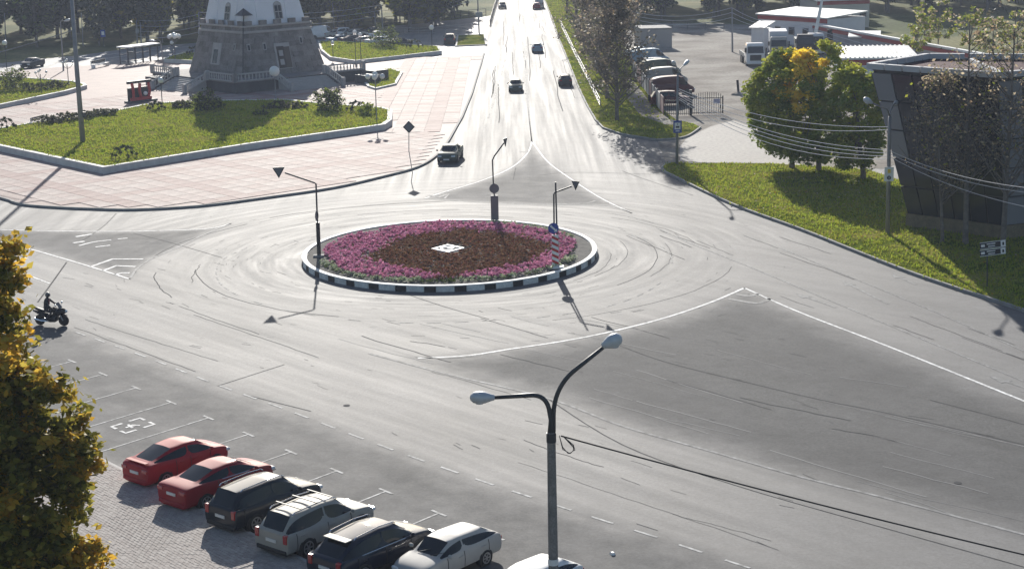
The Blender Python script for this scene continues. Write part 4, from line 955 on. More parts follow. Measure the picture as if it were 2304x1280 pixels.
# ------------------------------------------------------------------ motorcycle and rider
ma, mb_ = G(92, 731), G(143, 733); mc = (ma+mb_)/2; md = (mb_-ma).to_2d().normalized()
moto = thing('motorcycle', 'dark touring motorcycle ridden past the parking bays', 'motorcycle', mc, math.atan2(md.y, md.x))
M_bike = paint('bike_black', (.02, .02, .023), .4)
for x, r in ((-.72, .31), (.74, .32)):
    w_ = MB().lathe([(r*.72, -.06), (r*.93, -.055), (r, 0), (r*.93, .055), (r*.72, .06)], (0, 0, 0), 22, axis='Y'); wo = w_.build('wheel', M_tyre, moto, smooth=True, loc=(x, 0, r))
    b = MB(); b.wall([(r*.70*math.cos(q*.314), r*.70*math.sin(q*.314)) for q in range(20)], .04, -.045, .045, closed=True)
    for q in range(5): b.box((math.cos(q*1.257)*r*.35, math.sin(q*1.257)*r*.35, 0), (r*.7, .03, .03), rz=q*1.257)
    b.v = [(x_, z_, y_) for x_, y_, z_ in b.v]; b.build('rim', M_rim, wo)
    MB().lathe([(.13, -.055), (.13, -.05)], (0, 0, 0), 14, axis='Y').build('brake_disc', M_steel, wo)
def loft_ell(secs, n=12):
    b = MB(); o = 0
    for x, z, ry, rz_ in secs:
        for k in range(n): t = 2*math.pi*k/n; b.v.append((x, ry*math.cos(t), z+rz_*math.sin(t)))
    for i in range(len(secs)-1):
        for k in range(n): b.f.append((i*n+k, i*n+(k+1) % n, (i+1)*n+(k+1) % n, (i+1)*n+k)); b.m.append(0)
    b.f.append(tuple(range(n))); b.m.append(0); b.f.append(tuple((len(secs)-1)*n+k for k in range(n))); b.m.append(0); return b
loft_ell([(-.18, .80, .10, .06), (-.05, .87, .17, .13), (.2, .92, .2, .17), (.42, .86, .15, .16), (.5, .8, .06, .08)]).build('fuel_tank', M_bike, moto, smooth=True)
loft_ell([(-1.05, .98, .04, .03), (-.85, .95, .13, .08), (-.5, .84, .16, .08), (-.1, .80, .12, .06), (0, .80, .05, .03)]).build('seat', M_plas, moto, smooth=True)
loft_ell([(-1.08, .84, .08, .05), (-.8, .74, .13, .1), (-.4, .62, .15, .12), (-.2, .6, .1, .1)]).build('tail_fairing', M_bike, moto, smooth=True)
loft_ell([(-.35, .42, .12, .18), (-.1, .42, .2, .24), (.2, .44, .22, .25), (.38, .5, .16, .2)]).build('engine', M_plas, moto, smooth=True)
loft_ell([(.28, .74, .18, .2), (.55, .82, .24, .24), (.80, .86, .17, .17), (.95, .84, .05, .06)]).build('fairing', M_bike, moto, smooth=True)
MB().add([(.62, -.2, 1.02), (.62, .2, 1.02), (.42, .15, 1.34), (.42, -.15, 1.34)], [(0, 1, 2, 3)]).build('windscreen', M_glass, moto)
MB().ball((.93, 0, .86), .09).build('headlight', M_lclr, moto, smooth=True)
for s_ in (1, -1):
    MB().tube([(.74, s_*.1, .32), (.5, s_*.1, .9), (.42, s_*.12, 1.02)], .035, 8).build('fork', M_steel, moto)
    MB().tube([(.44, s_*.10, 1.03), (.40, s_*.26, 1.08), (.30, s_*.40, 1.04)], .02, 7).build('handlebar', M_plas, moto)
    mo = MB(); mo.tube([(.5, s_*.26, 1.08), (.50, s_*.36, 1.24)], .01, 5).ball((.50, s_*.38, 1.27), .06); mo.build('mirror', M_chrome, moto)
    MB().tube([(-.1, s_*.16, .3), (-.5, s_*.2, .3), (-.95, s_*.22, .42)], [.04, .055, .06], 9).build('exhaust_pipe', M_chrome, moto)
MB().tube([(-.72, -.1, .31), (-.25, -.12, .42)], .035, 8).build('swing_arm', M_steel, moto)
loft_ell([(.42, .58, .05, .02), (.6, .66, .07, .03), (.78, .67, .07, .03), (.98, .6, .05, .02)]).build('front_mudguard', M_bike, moto, smooth=True)
def skin(name, joints, edges, m, parent, sub=2):
    names = list(joints); me = bpy.data.meshes.new(name); me.from_pydata([joints[k][0] for k in names], [(names.index(a), names.index(b)) for a, b in edges], [])
    me.materials.append(m); o = link(name, me, parent); sk = o.modifiers.new('skin', 'SKIN'); me.skin_vertices.new() if not me.skin_vertices else None
    for i, k in enumerate(names):
        r = joints[k][1]; me.skin_vertices[0].data[i].radius = r if isinstance(r, tuple) else (r, r)
    me.skin_vertices[0].data[0].use_root = True; sk.use_smooth_shade = True
    ss = o.modifiers.new('smooth', 'SUBSURF'); ss.levels = ss.render_levels = sub; return o
rider = thing('person', 'rider in dark jacket and trousers with a helmet sitting upright on the motorcycle', 'person', mc, math.atan2(md.y, md.x))
J = {'pelvis': ((-.30, 0, .95), (.16, .15)), 'waist': ((-.27, 0, 1.12), (.135, .16)), 'chest': ((-.21, 0, 1.36), (.13, .19)), 'neckb': ((-.18, 0, 1.52), (.09, .12)), 'neck': ((-.17, 0, 1.60), .06), 'headb': ((-.15, 0, 1.68), .08)}
Ed = [('pelvis', 'waist'), ('waist', 'chest'), ('chest', 'neckb'), ('neckb', 'neck'), ('neck', 'headb')]
for s_, t_ in ((1, 'l'), (-1, 'r')):
    J.update({'sh'+t_: ((-.18, s_*.20, 1.47), .075), 'el'+t_: ((.03, s_*.33, 1.24), .052), 'wr'+t_: ((.26, s_*.38, 1.09), .038),
              'hip'+t_: ((-.26, s_*.12, .93), .105), 'kn'+t_: ((.16, s_*.25, .80), .075), 'an'+t_: ((-.16, s_*.23, .44), .05)})
    Ed += [('neckb', 'sh'+t_), ('sh'+t_, 'el'+t_), ('el'+t_, 'wr'+t_), ('pelvis', 'hip'+t_), ('hip'+t_, 'kn'+t_), ('kn'+t_, 'an'+t_)]
M_jack = mat('dark_jacket', (.028, .026, .032), .8, noise=(8, .2)); M_shirt = mat('red_shirt', (.30, .06, .09), .8); M_glv = mat('black_glove', (.015, .015, .016), .7); M_skin = mat('skin', (.45, .27, .20), .6)
rb = skin('body', J, Ed, M_jack, rider)
for s_ in (1, -1):
    hd_ = MB(); hd_.ball((.29, s_*.385, 1.075), .045)
    for q in range(4): hd_.tube([(.31, s_*(.355+q*.022), 1.085), (.345, s_*(.355+q*.022), 1.07), (.345, s_*(.355+q*.022), 1.035), (.315, s_*(.355+q*.022), 1.02)], [.013, .012, .011, .009], 6)
    hd_.tube([(.28, s_*.35, 1.06), (.30, s_*.335, 1.03), (.32, s_*.335, 1.015)], [.015, .013, .01], 6); hd_.build('glove', M_glv, rider, smooth=True)
    bt = loft_ell([(-.24, .39, .045, .06), (-.14, .40, .05, .09), (-.02, .36, .05, .05), (.08, .345, .04, .03)]); bt.v = [(x, y+s_*.235, z) for x, y, z in bt.v]; bt.build('boot', M_glv, rider, smooth=True)
hl = MB(); hl.ball((-.13, 0, 1.76), .145, n=14, sz=1.05); ho = hl.build('helmet', mat('helmet_paint', (.05, .05, .055), .25, coat=1.), rider, smooth=True)
vz = MB(); vz.add([(-.125+.15*math.cos(a), .15*math.sin(a), z) for z in (1.71, 1.80) for a in [R(-60+q*20) for q in range(7)]], [(q, q+1, q+8, q+7) for q in range(6)]); vz.build('visor', M_glass, ho, smooth=True)
fc = loft_ell([(-.06, 1.72, .05, .06), (-.005, 1.725, .045, .05), (.012, 1.72, .015, .02)]); fc.build('face', M_skin, rider, smooth=True)
sh_ = MB(); sh_.add([(-.055, -.07, 1.50), (-.055, .07, 1.50), (-.085, .09, 1.2), (-.085, -.09, 1.2)], [(0, 1, 2, 3)]); sh_.build('shirt', M_shirt, rider)

# ------------------------------------------------------------------ trees
def leafmat(name, c1, c2, tr=.5): return mat(name, c1, .6, spec=.2, isl=1, col2=c2, trans=tr)
L_green = leafmat('leaf_green', (.16, .235, .035), (.32, .37, .06), .42); L_yel = leafmat('leaf_yellow', (.88, .58, .04), (.75, .62, .08)); L_dark = leafmat('leaf_dark', (.035, .05, .02), (.09, .10, .035), .35)
L_ol = leafmat('leaf_olive', (.14, .16, .03), (.30, .26, .05), .5); L_brown = leafmat('leaf_brown', (.30, .21, .13), (.62, .52, .36), .5); L_grey = leafmat('leaf_grey_green', (.085, .09, .06), (.22, .20, .14), .4); L_yg = leafmat('leaf_yellow_green', (.30, .35, .035), (.42, .41, .06), .42)
L_gb = leafmat('leaf_grey_brown', (.13, .115, .10), (.24, .20, .17), .35); L_gold = leafmat('leaf_gold', (.30, .20, .02), (.42, .26, .03), .5)
M_bark = mat('bark', (.17, .15, .135), .95, spec=.1, noise=(4, .3)); M_birch = mat('birch_bark', (.30, .29, .27), .9, spec=.1, noise=(3, .6))
def leaves(name, pts, size, mats, parent, mi=None, flat_=.5, kind='stuff'):
    """leaf-sized faces: pts (n,3); each leaf a bent quad with its own tilt"""
    n = len(pts); pts = np.asarray(pts); s = size*rng.uniform(.45, 1.4, n)[:, None]
    d = rng.normal(size=(n, 3)); d /= np.linalg.norm(d, axis=1)[:, None]; d[:, 2] *= flat_; d /= np.linalg.norm(d, axis=1)[:, None]
    e = np.cross(d, rng.normal(size=(n, 3))); e /= np.linalg.norm(e, axis=1)[:, None]
    V = np.stack([pts-d*s*.55, pts+e*s*.33-d*s*.05, pts+d*s*.55, pts-e*s*.33-d*s*.05], 1).reshape(-1, 3)
    me = bpy.data.meshes.new(name); me.vertices.add(4*n); me.vertices.foreach_set('co', V.ravel()); me.loops.add(4*n); me.loops.foreach_set('vertex_index', np.arange(4*n, dtype=np.int32))
    me.polygons.add(n); me.polygons.foreach_set('loop_start', np.arange(0, 4*n, 4, dtype=np.int32)); me.polygons.foreach_set('loop_total', np.full(n, 4, dtype=np.int32))
    for m in mats: me.materials.append(m)
    if mi is not None: me.polygons.foreach_set('material_index', np.asarray(mi, dtype=np.int32))
    me.update(); o = link(name, me, parent); 
    if kind: o['kind'] = kind
    return o
def crown_pts(n, c, rad, nclump, clump_r, shape=1., low=-.5, shell=.55):
    """leaves gathered in clumps spread through an egg-shaped crown"""
    c = np.array(c); rad = np.array(rad); cl = []
    while len(cl) < nclump:
        p = rng.normal(size=3); p /= np.linalg.norm(p); p *= rng.uniform(shell, 1.0)**.6
        if p[2] < low: continue
        k = 1-(max(p[2], 0)**2)*(1-shape)*.6
        cl.append(c+rad*p*np.array([k, k, 1]))
    cl = np.array(cl); which = rng.integers(0, nclump, n); q = rng.normal(size=(n, 3)); q /= np.linalg.norm(q, axis=1)[:, None]; q *= (rng.uniform(0, 1, n)**.45)[:, None]
    rr = clump_r*rng.uniform(.55, 1.25, nclump)[which][:, None]
    return cl[which]+q*rr*np.array([1, 1, .75]), which, cl
def limbs(base, top, r, cl, nb=14, m=M_bark, parent=None, name='trunk', fork=.35):
    b = MB(); base = Vector(base); top = Vector(top); mid = base.lerp(top, .5)+Vector((random.uniform(-.2, .2), random.uniform(-.2, .2), 0))
    b.tube([base-Vector((0, 0, .2)), base+Vector((0, 0, .5)), mid, top], [r*1.3, r, r*.62, r*.12], 9)
    for k in range(min(nb, len(cl))):
        e = Vector(cl[random.randrange(len(cl))]); t = random.uniform(fork, .9); s_ = base.lerp(top, t); q = s_.lerp(e, .5)+Vector((0, 0, .12*(e-s_).length))
        b.tube([s_, q, e], [r*.38*(1.1-t), r*.24*(1.1-t)+.01, .015], 6)
    return b.build(name, m, parent, smooth=True)
# foreground tree, lower left
ft = thing('tree', 'broad-leaved tree turning yellow in the lower left foreground', 'tree', (0, 0, 0))
fb = PZ(-60, 1560, .14); fy = fb.y
Pf = lambda px, py, dy=0: np.array(PY(px, py, fy+dy))
blobs = [((-60, 640), 92, .45), ((-10, 625), 42, .5), ((-75, 760), 128, .3), ((-40, 900), 190, .25), ((0, 870), 95, .5), ((70, 960), 120, .4), ((130, 1030), 90, .35), ((-20, 1060), 200, .15), ((180, 1065), 48, .35), ((90, 1120), 95, .1), ((0, 1220), 190, .12), ((190, 1255), 40, .55), ((140, 1240), 60, .3), ((-140, 1000), 220, .1), ((-150, 1240), 220, .1), ((-160, 800), 160, .2), ((25, 715), 26, .5), ((10, 560), 26, .6), ((60, 1330), 170, .15)]
ppm = 70.
PTS = []; MI = []; CLS = []
for (bx_, by_), br, yel in blobs:
    c = Pf(bx_, by_); rad = br/ppm; nc = max(6, int(rad*rad*13)); n = int(rad*rad*950)+90
    p, wch, cl = crown_pts(n, c, (rad*.95, rad*.9, rad*.95), nc, .36, low=-1, shell=.3); p = p+rng.normal(size=p.shape)*np.where(rng.uniform(0, 1, (n, 1)) < .25, .2, .03); PTS.append(p); CLS += list(cl)
    ycl = rng.uniform(0, 1, nc) < yel*1.0+.12; mi = np.where(ycl[wch], np.where(rng.uniform(0, 1, n) < .5, 1, 2), np.where(rng.uniform(0, 1, n) < .12, 2, 0)); MI.append(mi)
PTS = np.concatenate(PTS); MI = np.concatenate(MI)
leaves('crown', PTS, .23, [leafmat('fg_leaf_green', (.10, .11, .022), (.32, .28, .05), .48), leafmat('fg_leaf_gold', (.58, .33, .035), (.68, .48, .08), .5), leafmat('fg_leaf_olive', (.30, .24, .04), (.48, .38, .07), .5)], ft, MI)
limbs(fb, Pf(-40, 600), .22, CLS, 40, parent=ft)
# round yellow-green trees by the drive
def round_tree(base, ctr, rad, n, mats, pick, label, leaf=.28, nclump=110, cr=.8, trunk=.22, fork=.3, group=None, low=-.75, bark=M_bark, cat='tree', nb=24, shell=.55):
    t = thing('tree', label, cat, (0, 0, 0), 0, group); p, wch, cl = crown_pts(n, ctr, rad, nclump, cr, low=low, shell=shell); mi = pick(p, wch, cl)
    leaves('crown', p, leaf, mats, t, mi); limbs(base, (ctr[0], ctr[1], ctr[2]+rad[2]*.7), trunk, cl, nb, bark, t); return t
rt = [((1782, 377), (1768, 232), (84, 118)), ((1842, 384), (1838, 236), (110, 134)), ((1942, 402), (1925, 268), (66, 116))]
def pick_r(p, wch, cl):
    g = G(1842, 384); orange = np.array(PY(1806, 140, g.y)); o2 = np.array(PY(1775, 205, g.y))
    d = np.minimum(np.hypot(cl[:, 0]-orange[0], cl[:, 2]-orange[2]), np.hypot(cl[:, 0]-o2[0], cl[:, 2]-o2[2])*1.25); pr = np.clip(1.3-d/1.5, 0, 1)
    oc = rng.uniform(0, 1, len(cl)) < pr; yg = rng.uniform(0, 1, len(cl)) < .35+.06*(cl[:, 2]-4)
    return np.where(oc[wch], 1, np.where(yg[wch], 2, 0))
for i, (bp, cp_, (rx, rzz)) in enumerate(rt):
    b = PZ(*bp, .14); c = PY(cp_[0], cp_[1], b.y); k = 27.
    round_tree(b, tuple(c), (rx/k, rx/k, rzz/k), 21000 if i < 2 else 13000, [L_green, L_yel, L_yg], pick_r, ['left round green tree by the yard drive, joined to the one with an orange top', 'largest round tree by the yard drive, with an orange patch at its top', 'smaller round tree beside the leaning glass building'][i], .30, 190, .72, low=-.95, shell=.72)
# backlit roadside trees between the main road and the yard
def sparse(base, h, rad, label, n, mats, leaf=.25, trunk=.16, lean=(0, 0), nbr=60, group=None, low=.18, bark=M_bark, prob=None, twigs=3):
    t = thing('tree', label, 'tree', (0, 0, 0), 0, group); base = Vector(base); top = base+Vector((lean[0], lean[1], h)); b = MB(); tips = []
    b.tube([base-Vector((0, 0, .2)), base+Vector((0, 0, .4)), base.lerp(top, .5), top], [trunk*1.3, trunk, trunk*.6, .02], 9)
    for k in range(nbr):
        f = random.uniform(low, .96); s_ = base.lerp(top, f); a = random.uniform(0, 6.28); L = rad*(1.15-f)*random.uniform(.5, 1.1)+.4
        e = s_+Vector((math.cos(a)*L, math.sin(a)*L, L*random.uniform(.7, 1.5))); q = s_.lerp(e, .5)+Vector((math.cos(a), math.sin(a), -.3))*L*.12
        b.tube([s_, q, e], [trunk*.30*(1.05-f)+.015, trunk*.18*(1.05-f)+.012, .008], 5, caps=False)
        for j in range(twigs):
            u = random.uniform(.3, 1); p = s_.lerp(e, u); e2 = p+Vector((random.uniform(-1, 1), random.uniform(-1, 1), random.uniform(-.2, 1)))*L*.3
            b.tube([p, e2], [.014, .006], 4, caps=False); tips += [p.lerp(e2, x) for x in (.3, .6, .9)]
    b.build('trunk', bark, t, smooth=True); tips = np.array([tuple(x) for x in tips]); w_ = rng.integers(0, len(tips), n); pts = tips[w_]+rng.normal(size=(n, 3))*.30
    mi = rng.integers(0, len(mats), n) if prob is None else rng.choice(len(mats), n, p=prob); leaves('crown', pts, leaf, mats, t, mi); return t
for i, (bp, h, rd_, n) in enumerate((((1388, 270), 15, 4.2, 6500), ((1366, 222), 15.5, 4.4, 7000), ((1345, 165), 16, 4.8, 7000), ((1322, 115), 16, 4.6, 6000), ((1296, 66), 16, 4.4, 5500), ((1276, 30), 17, 4.2, 5000))):
    sparse(PZ(*bp, .14), h, rd_, ['nearest tall grey tree on the strip beside the main road', 'second tall grey tree on the roadside strip', 'third tall grey tree on the roadside strip', 'fourth roadside tree, with reddish leaves near the top', 'fifth roadside tree going up the main road', 'furthest tree of the roadside strip'][i], n, [L_grey, L_gb, L_brown], .30, .2, nbr=95, group='tall trees beside the main road', low=.08, prob=(.4, .5, .1))
# bare birches at the right
for i, (bp, h, rd_, n, ln) in enumerate((((2172, 548), 14.5, 3.6, 1700, (-.3, 0)), ((2256, 566), 15.5, 3.8, 1200, (.2, .2)), ((2120, 545), 11.0, 3.6, 1600, (-.6, .5)), ((2330, 585), 15, 3.2, 1500, (.5, 0)))):
    sparse(PZ(*bp, .14), h, rd_, ['nearly bare birch with a forked crown before the glass wall', 'tall dark-stemmed birch right of the direction board', 'smaller birch with brown leaves at the left of the glass wall', 'birch at the right photo edge, mostly cut off'][i], n, [L_brown, L_grey, L_yg], .2, .19 if i != 2 else .12, ln, 58, 'sparse birches before the glass building', .22, M_birch if False else M_bark, (.55, .37, .08), 3)
# shrubs
def shrub(c, rad, label, n=1500, mats=(L_dark, L_green), prob=(.7, .3), leaf=.22, name='shrub', group=None, z0=.7):
    t = thing(name, label, 'shrub', (0, 0, 0), 0, group); c3 = (c.x, c.y, z0+rad[2]*.75); p, wch, cl = crown_pts(n, c3, rad, 60, min(rad)*.42, low=-.8, shell=.2); p = p[p[:, 2] > z0-.1]
    leaves('foliage', p, leaf, list(mats), t, rng.choice(len(mats), len(p), p=prob)); b = MB()
    for k in range(5): e = cl[random.randrange(len(cl))]; b.tube([(c.x, c.y, z0-.1), tuple(e)], [.05, .015], 5)
    b.build('stem', M_bark, t); return t
shrub(G(741, 262), (1.7, 1.7, 1.5), 'large round bush at the right end of the big lawn', 2600, z0=.6)
shrub(G(466, 262), (1.9, 1.6, 1.4), 'dark bush in the shade of the tower on the big lawn', 2600, z0=.6)
shrub(G(640, 258), (2.6, 1.2, .45), 'low spreading juniper patch right of the tower shadow', 1800, (L_dark, L_grey), (.6, .4), z0=.66)
shrub(G(867, 113), (2.6, 2.2, 1.9), 'dark round bush on the back lawn in front of parked cars', 2400, z0=.6)
shrub(G(30, 210), (2.2, 1.8, 1.5), 'dark bush on the raised lawn at the far left', 2200, z0=.6)
shrub(G(825, 272), (1.2, .9, .7), 'small pale green bush near the lawn corner', 900, (L_green, L_yg), (.7, .3), z0=.66)
shrub(G(586, 274), (.9, .5, .35), 'little dark tuft at the edge of the tower shadow', 500, z0=.66)
for i, (px, rx) in enumerate((((110, 292), 1.5), ((150, 286), 1.8), ((195, 280), 1.8), ((238, 273), 1.5), ((410, 256), 1.2), ((80, 214), 2.), ((125, 208), 2.))):
    shrub(G(*px), (rx, 1.0, .5), ['first low hedge bush left of the tall pole', 'second low hedge bush left of the tall pole', 'low hedge bush right behind the tall pole', 'low hedge bush right of the tall pole', 'low bush beside the lantern at the back of the big lawn', 'low bush on the far left lawn beside the dark bush', 'low bush at the tip of the far left lawn'][i], 900, (L_dark, L_grey), (.65, .35), z0=.64, group='low hedge bushes')
fl_p = []
while len(fl_p) < 1500:
    x, y = random.uniform(8, 60), random.uniform(75, 170)
    if inside((x, y), [tuple(p) for p in VERGE]) and (random.random() < .25 or y > 118): fl_p.append((x, y, .17))
leaves('fallen_leaves', fl_p, .16, [L_brown, L_gold], verge, rng.integers(0, 2, len(fl_p)), flat_=.1)
# small trees before the yard and behind the glass building
for i, (px, rz_, h) in enumerate((((2060, 165), 1.6, 7.5), ((2110, 150), 2.0, 9), ((2180, 150), 1.7, 8.), ((2230, 160), 1.8, 7.), ((2290, 150), 2., 7.5), ((2080, 120), 2.4, 7.))):
    b = G(*px); round_tree(b, (b.x, b.y, h*.62), (rz_, rz_, h*.4), 800, [L_yg, L_brown, L_green], lambda p, w_, cl: rng.choice(3, len(p), p=(.45, .25, .3)), ['young tree behind the left end of the glass building roof', 'tallest young tree rising behind the glass building roof', 'thin yellow-green tree above the middle of the glass roof', 'small tree above the corner of the glass roof', 'small tree at the right photo edge above the roof', 'tree beyond the long red-banded wall'][i], .42, 26, .6, .1, group='young trees behind the glass building', nb=14)
# the forest beyond: a few trees built, then copied at many sizes
protos = []
for k, (mats, pr) in enumerate((((L_dark, L_grey, L_ol), (.55, .35, .1)), ((L_grey, L_ol, L_yg), (.5, .35, .15)), ((L_dark, L_green, L_grey), (.6, .15, .25)), ((L_ol, L_gold, L_grey), (.45, .15, .4)))):
    t = thing('forest_tree', 'x', 'tree'); n = 2600
    p, wch, cl = crown_pts(n, (0, 0, 8.2), (3.4, 3.4, 6.6), 80, 1.25, low=-.95, shell=.45, shape=.5 if k != 1 else .9)
    o = leaves('crown', p, .95, list(mats), t, rng.choice(3, n, p=pr)); limbs((0, 0, 0), (0, 0, 13), .25, cl, 10, M_bark, t); protos.append(t)
kinds = ['dark tree', 'grey-green tree', 'deep green dense tree', 'olive-gold tree']; spots = []
for row in range(6):
    yb = 303+row*11; n = 27 if row < 3 else 22
    for k in range(n):
        x = -112+k*(226/n)+random.uniform(-3, 3); y = yb+random.uniform(-4, 4)-max(0, -x-15)*.27
        if -9 < x < 14 : continue
        if x > 14: y += 18 if x > 60 else 12
        spots.append((x, y, row))
used_p = set()
for x, y, row in spots:
    k = random.choices(range(4), (5, 4, 4, 2.2 if row < 2 else 1))[0]; sc = random.uniform(.75, 1.25)
    depth = ['front row', 'second row', 'third row', 'fourth row', 'deep row', 'last row'][row]
    zs = [(-88, 'at the far left photo edge'), (-72, 'behind the dark saloon on the street'), (-57, 'behind the tall pole'), (-44, 'behind the bus shelter'), (-30, 'behind the tower'), (-17, 'above the parked cars'), (0, 'beside the main road, on its left'), (24, 'beside the main road, on its right'), (40, 'behind the grey container'), (58, 'behind the yard trucks'), (80, 'behind the red building'), (999, 'at the far right photo edge')]
    zone = next(z for lim, z in zs if x < lim)
    lab = f"{kinds[k].replace(' tree', '')} tree, {depth} of wood, {zone}"; grp = 'trees of the wood beyond the square'
    if k not in used_p:
        used_p.add(k); o = protos[k]; o.location = (x, y, -.1); o.rotation_euler = (0, 0, random.uniform(0, 6.28)); o.scale = (sc,)*3; o['label'] = lab; o['group'] = grp
    else: dup(protos[k], (x, y, -.1), random.uniform(0, 6.28), (sc*random.uniform(.9, 1.15), sc, sc*random.uniform(.85, 1.15)), lab, grp)
# brightly lit young trees in front of the wood
for i, (px, h, k) in enumerate((((330, 96), 13, 3), ((365, 96), 12, 1), ((760, 68), 11, 1), ((840, 60), 12, 3), ((900, 50), 10, 1), ((1000, 42), 7, 3), ((455, 90), 12, 1), ((1225, -10), 9, 3))):
    b = G(*px); s_ = h/15; dup(protos[k], (b.x, b.y, 0), random.uniform(0, 6.28), (s_*.7, s_*.7, s_), ['olive autumn tree left of the tower in front of the wood', 'pale thin tree left of the tower in front of the wood', 'pale tree right of the tower before the wood', 'gold-tinged tree above the parked cars', 'pale tree near the railing before the wood', 'small yellow bush-like tree behind the railing', 'pale tree beside the left tower edge', 'low gold tree beside the top of the main road'][i], 'lit trees before the wood')
# ------------------------------------------------------------------ the tower on its terrace
M_stone = mat('grey_granite', (.25, .23, .22), .85, spec=.2, noise=(.8, .2), fine=(7, .18)); M_stone2 = mat('granite_block', (.27, .25, .24), .85, spec=.2, rand=1, col2=(.18, .165, .16), noise=(1.2, .3), fine=(6, .15))
M_plast = mat('white_plaster', (.82, .82, .85), .8, spec=.2, noise=(.5, .06)); M_trim = mat('pale_stone', (.42, .40, .39), .8, spec=.2, noise=(2, .1)); M_door = mat('dark_timber', (.05, .04, .035), .6); M_wnd = mat('dark_window', (.02, .02, .025), .15); M_roofd = mat('dark_roof', (.05, .05, .058), .5, .2)
TZ = 1.55
Kc = PZ(547, 177, TZ).to_2d(); Rc = PZ(735, 158, TZ).to_2d(); tw = (Rc-Kc); TS = tw.length; tx = tw/TS; ty2 = Vector((-tx.y, tx.x)); TC = Kc+(tx+ty2)*TS/2; TA = math.atan2(tx.y, tx.x)
tower = thing('tower', 'square tower with a grey stone base and white walls standing on the plaza terrace', 'tower', (TC.x, TC.y, 0), TA)
hb = TS/2; ZB = TZ+6.1          # top of the stone base
bt_ = hb*.775
def taper(z): return hb+(bt_-hb)*(z-TZ)/(ZB-TZ)
b = MB(); b.add([(sx*h_, sy*h_, z) for z, h_ in ((TZ, hb-.06), (ZB, bt_-.06)) for sx, sy in ((-1, -1), (1, -1), (1, 1), (-1, 1))], [(0, 1, 5, 4), (1, 2, 6, 5), (2, 3, 7, 6), (3, 0, 4, 7), (4, 5, 6, 7)]); b.build('stone_base', M_stone, tower)
# granite blocks in courses on the two sides in view; course joints stay open
nco = 9; hco = (ZB-TZ)/nco
for face in (0, 1):
    for c in range(nco):
        z0, z1 = TZ+c*hco+.012, TZ+(c+1)*hco-.012; w0 = taper(z0)-.03; n = 7; off = (c % 2)*.5
        edges = [-w0]+[w0*(2*(q+off)/n-1) for q in range(1 if off == 0 else 0, n) if abs(2*(q+off)/n-1) < .97]+[w0]
        for a, e in zip(edges[:-1], edges[1:]):
            mx = (a+e)/2
            if face == 0 and abs(mx-.05*hb) < 1.3 and c < 5: continue
            bl_ = MB(); w1 = taper(z1)-.03; k = w1/w0; t_ = random.uniform(.03, .10)
            P = [(a+.012, -w0, z0), (e-.012, -w0, z0), ((e-.012)*k, -w1, z1), ((a+.012)*k, -w1, z1)]
            Q = [(x, y-t_, z) for x, y, z in P]
            vs = Q+P
            if face == 1: vs = [(y, -x, z) for x, y, z in vs]
            bl_.add(vs, [(0, 1, 2, 3), (0, 4, 5, 1), (1, 5, 6, 2), (2, 6, 7, 3), (3, 7, 4, 0)]); bl_.build('stone_block', M_stone2, tower)
b = MB()
for zz, e_, hh in ((ZB-.75, .16, .28), (ZB, .30, .22)):
    b.box((0, 0, zz+hh/2), (2*(taper(zz)+e_), 2*(taper(zz)+e_), hh))
b.build('cornice', M_trim, tower, bev=.03)
for face in (0, 1):
    for q in range(9):
        x = (q-4)*2*bt_/9; c = (x, -(bt_+.12), ZB+.50) if face == 0 else (-(bt_+.12), -x, ZB+.50)
        if q % 2 == 0: MB().box(c, (1.05, .3, .56) if face == 0 else (.3, 1.05, .56)).build('battlement', M_stone2, tower)
ZW = 19.0; wt0, wt1 = bt_-.25, bt_*.52
def wtap(z): return wt0+(wt1-wt0)*(z-ZB)/(ZW-ZB)
b = MB(); b.add([(sx*h_, sy*h_, z) for z, h_ in ((ZB, wt0), (ZW, wt1)) for sx, sy in ((-1, -1), (1, -1), (1, 1), (-1, 1))], [(0, 1, 5, 4), (1, 2, 6, 5), (2, 3, 7, 6), (3, 0, 4, 7), (4, 5, 6, 7)]); b.build('white_wall', M_plast, tower)
def on_face(face, u, z, d, tap):
    h_ = tap(z)+d; return (u, -h_, z) if face == 0 else (-h_, -u, z)
def facebox(name, face, u, w_, z0, z1, d0, d1, m, tap, parent=tower, arch=False):
    k0 = [on_face(face, u-w_/2, z0, d0, tap), on_face(face, u+w_/2, z0, d0, tap), on_face(face, u+w_/2, z1, d0, tap), on_face(face, u-w_/2, z1, d0, tap)]
    if arch: k0 = k0[:2]+[on_face(face, u+w_/2*math.cos(t), z1+w_/2*math.sin(t), d0, tap) for t in [math.pi*i/8 for i in range(9)]]
    n = len(k0); dv = Vector(on_face(face, u, z0, d1, tap))-Vector(on_face(face, u, z0, d0, tap)); k1 = [tuple(Vector(p)+dv) for p in k0]
    bb_ = MB(); bb_.add(k0+k1, [tuple(range(n)), tuple(range(n, 2*n))]+[(i, (i+1) % n, n+(i+1) % n, n+i) for i in range(n)]); return bb_.build(name, m, parent)
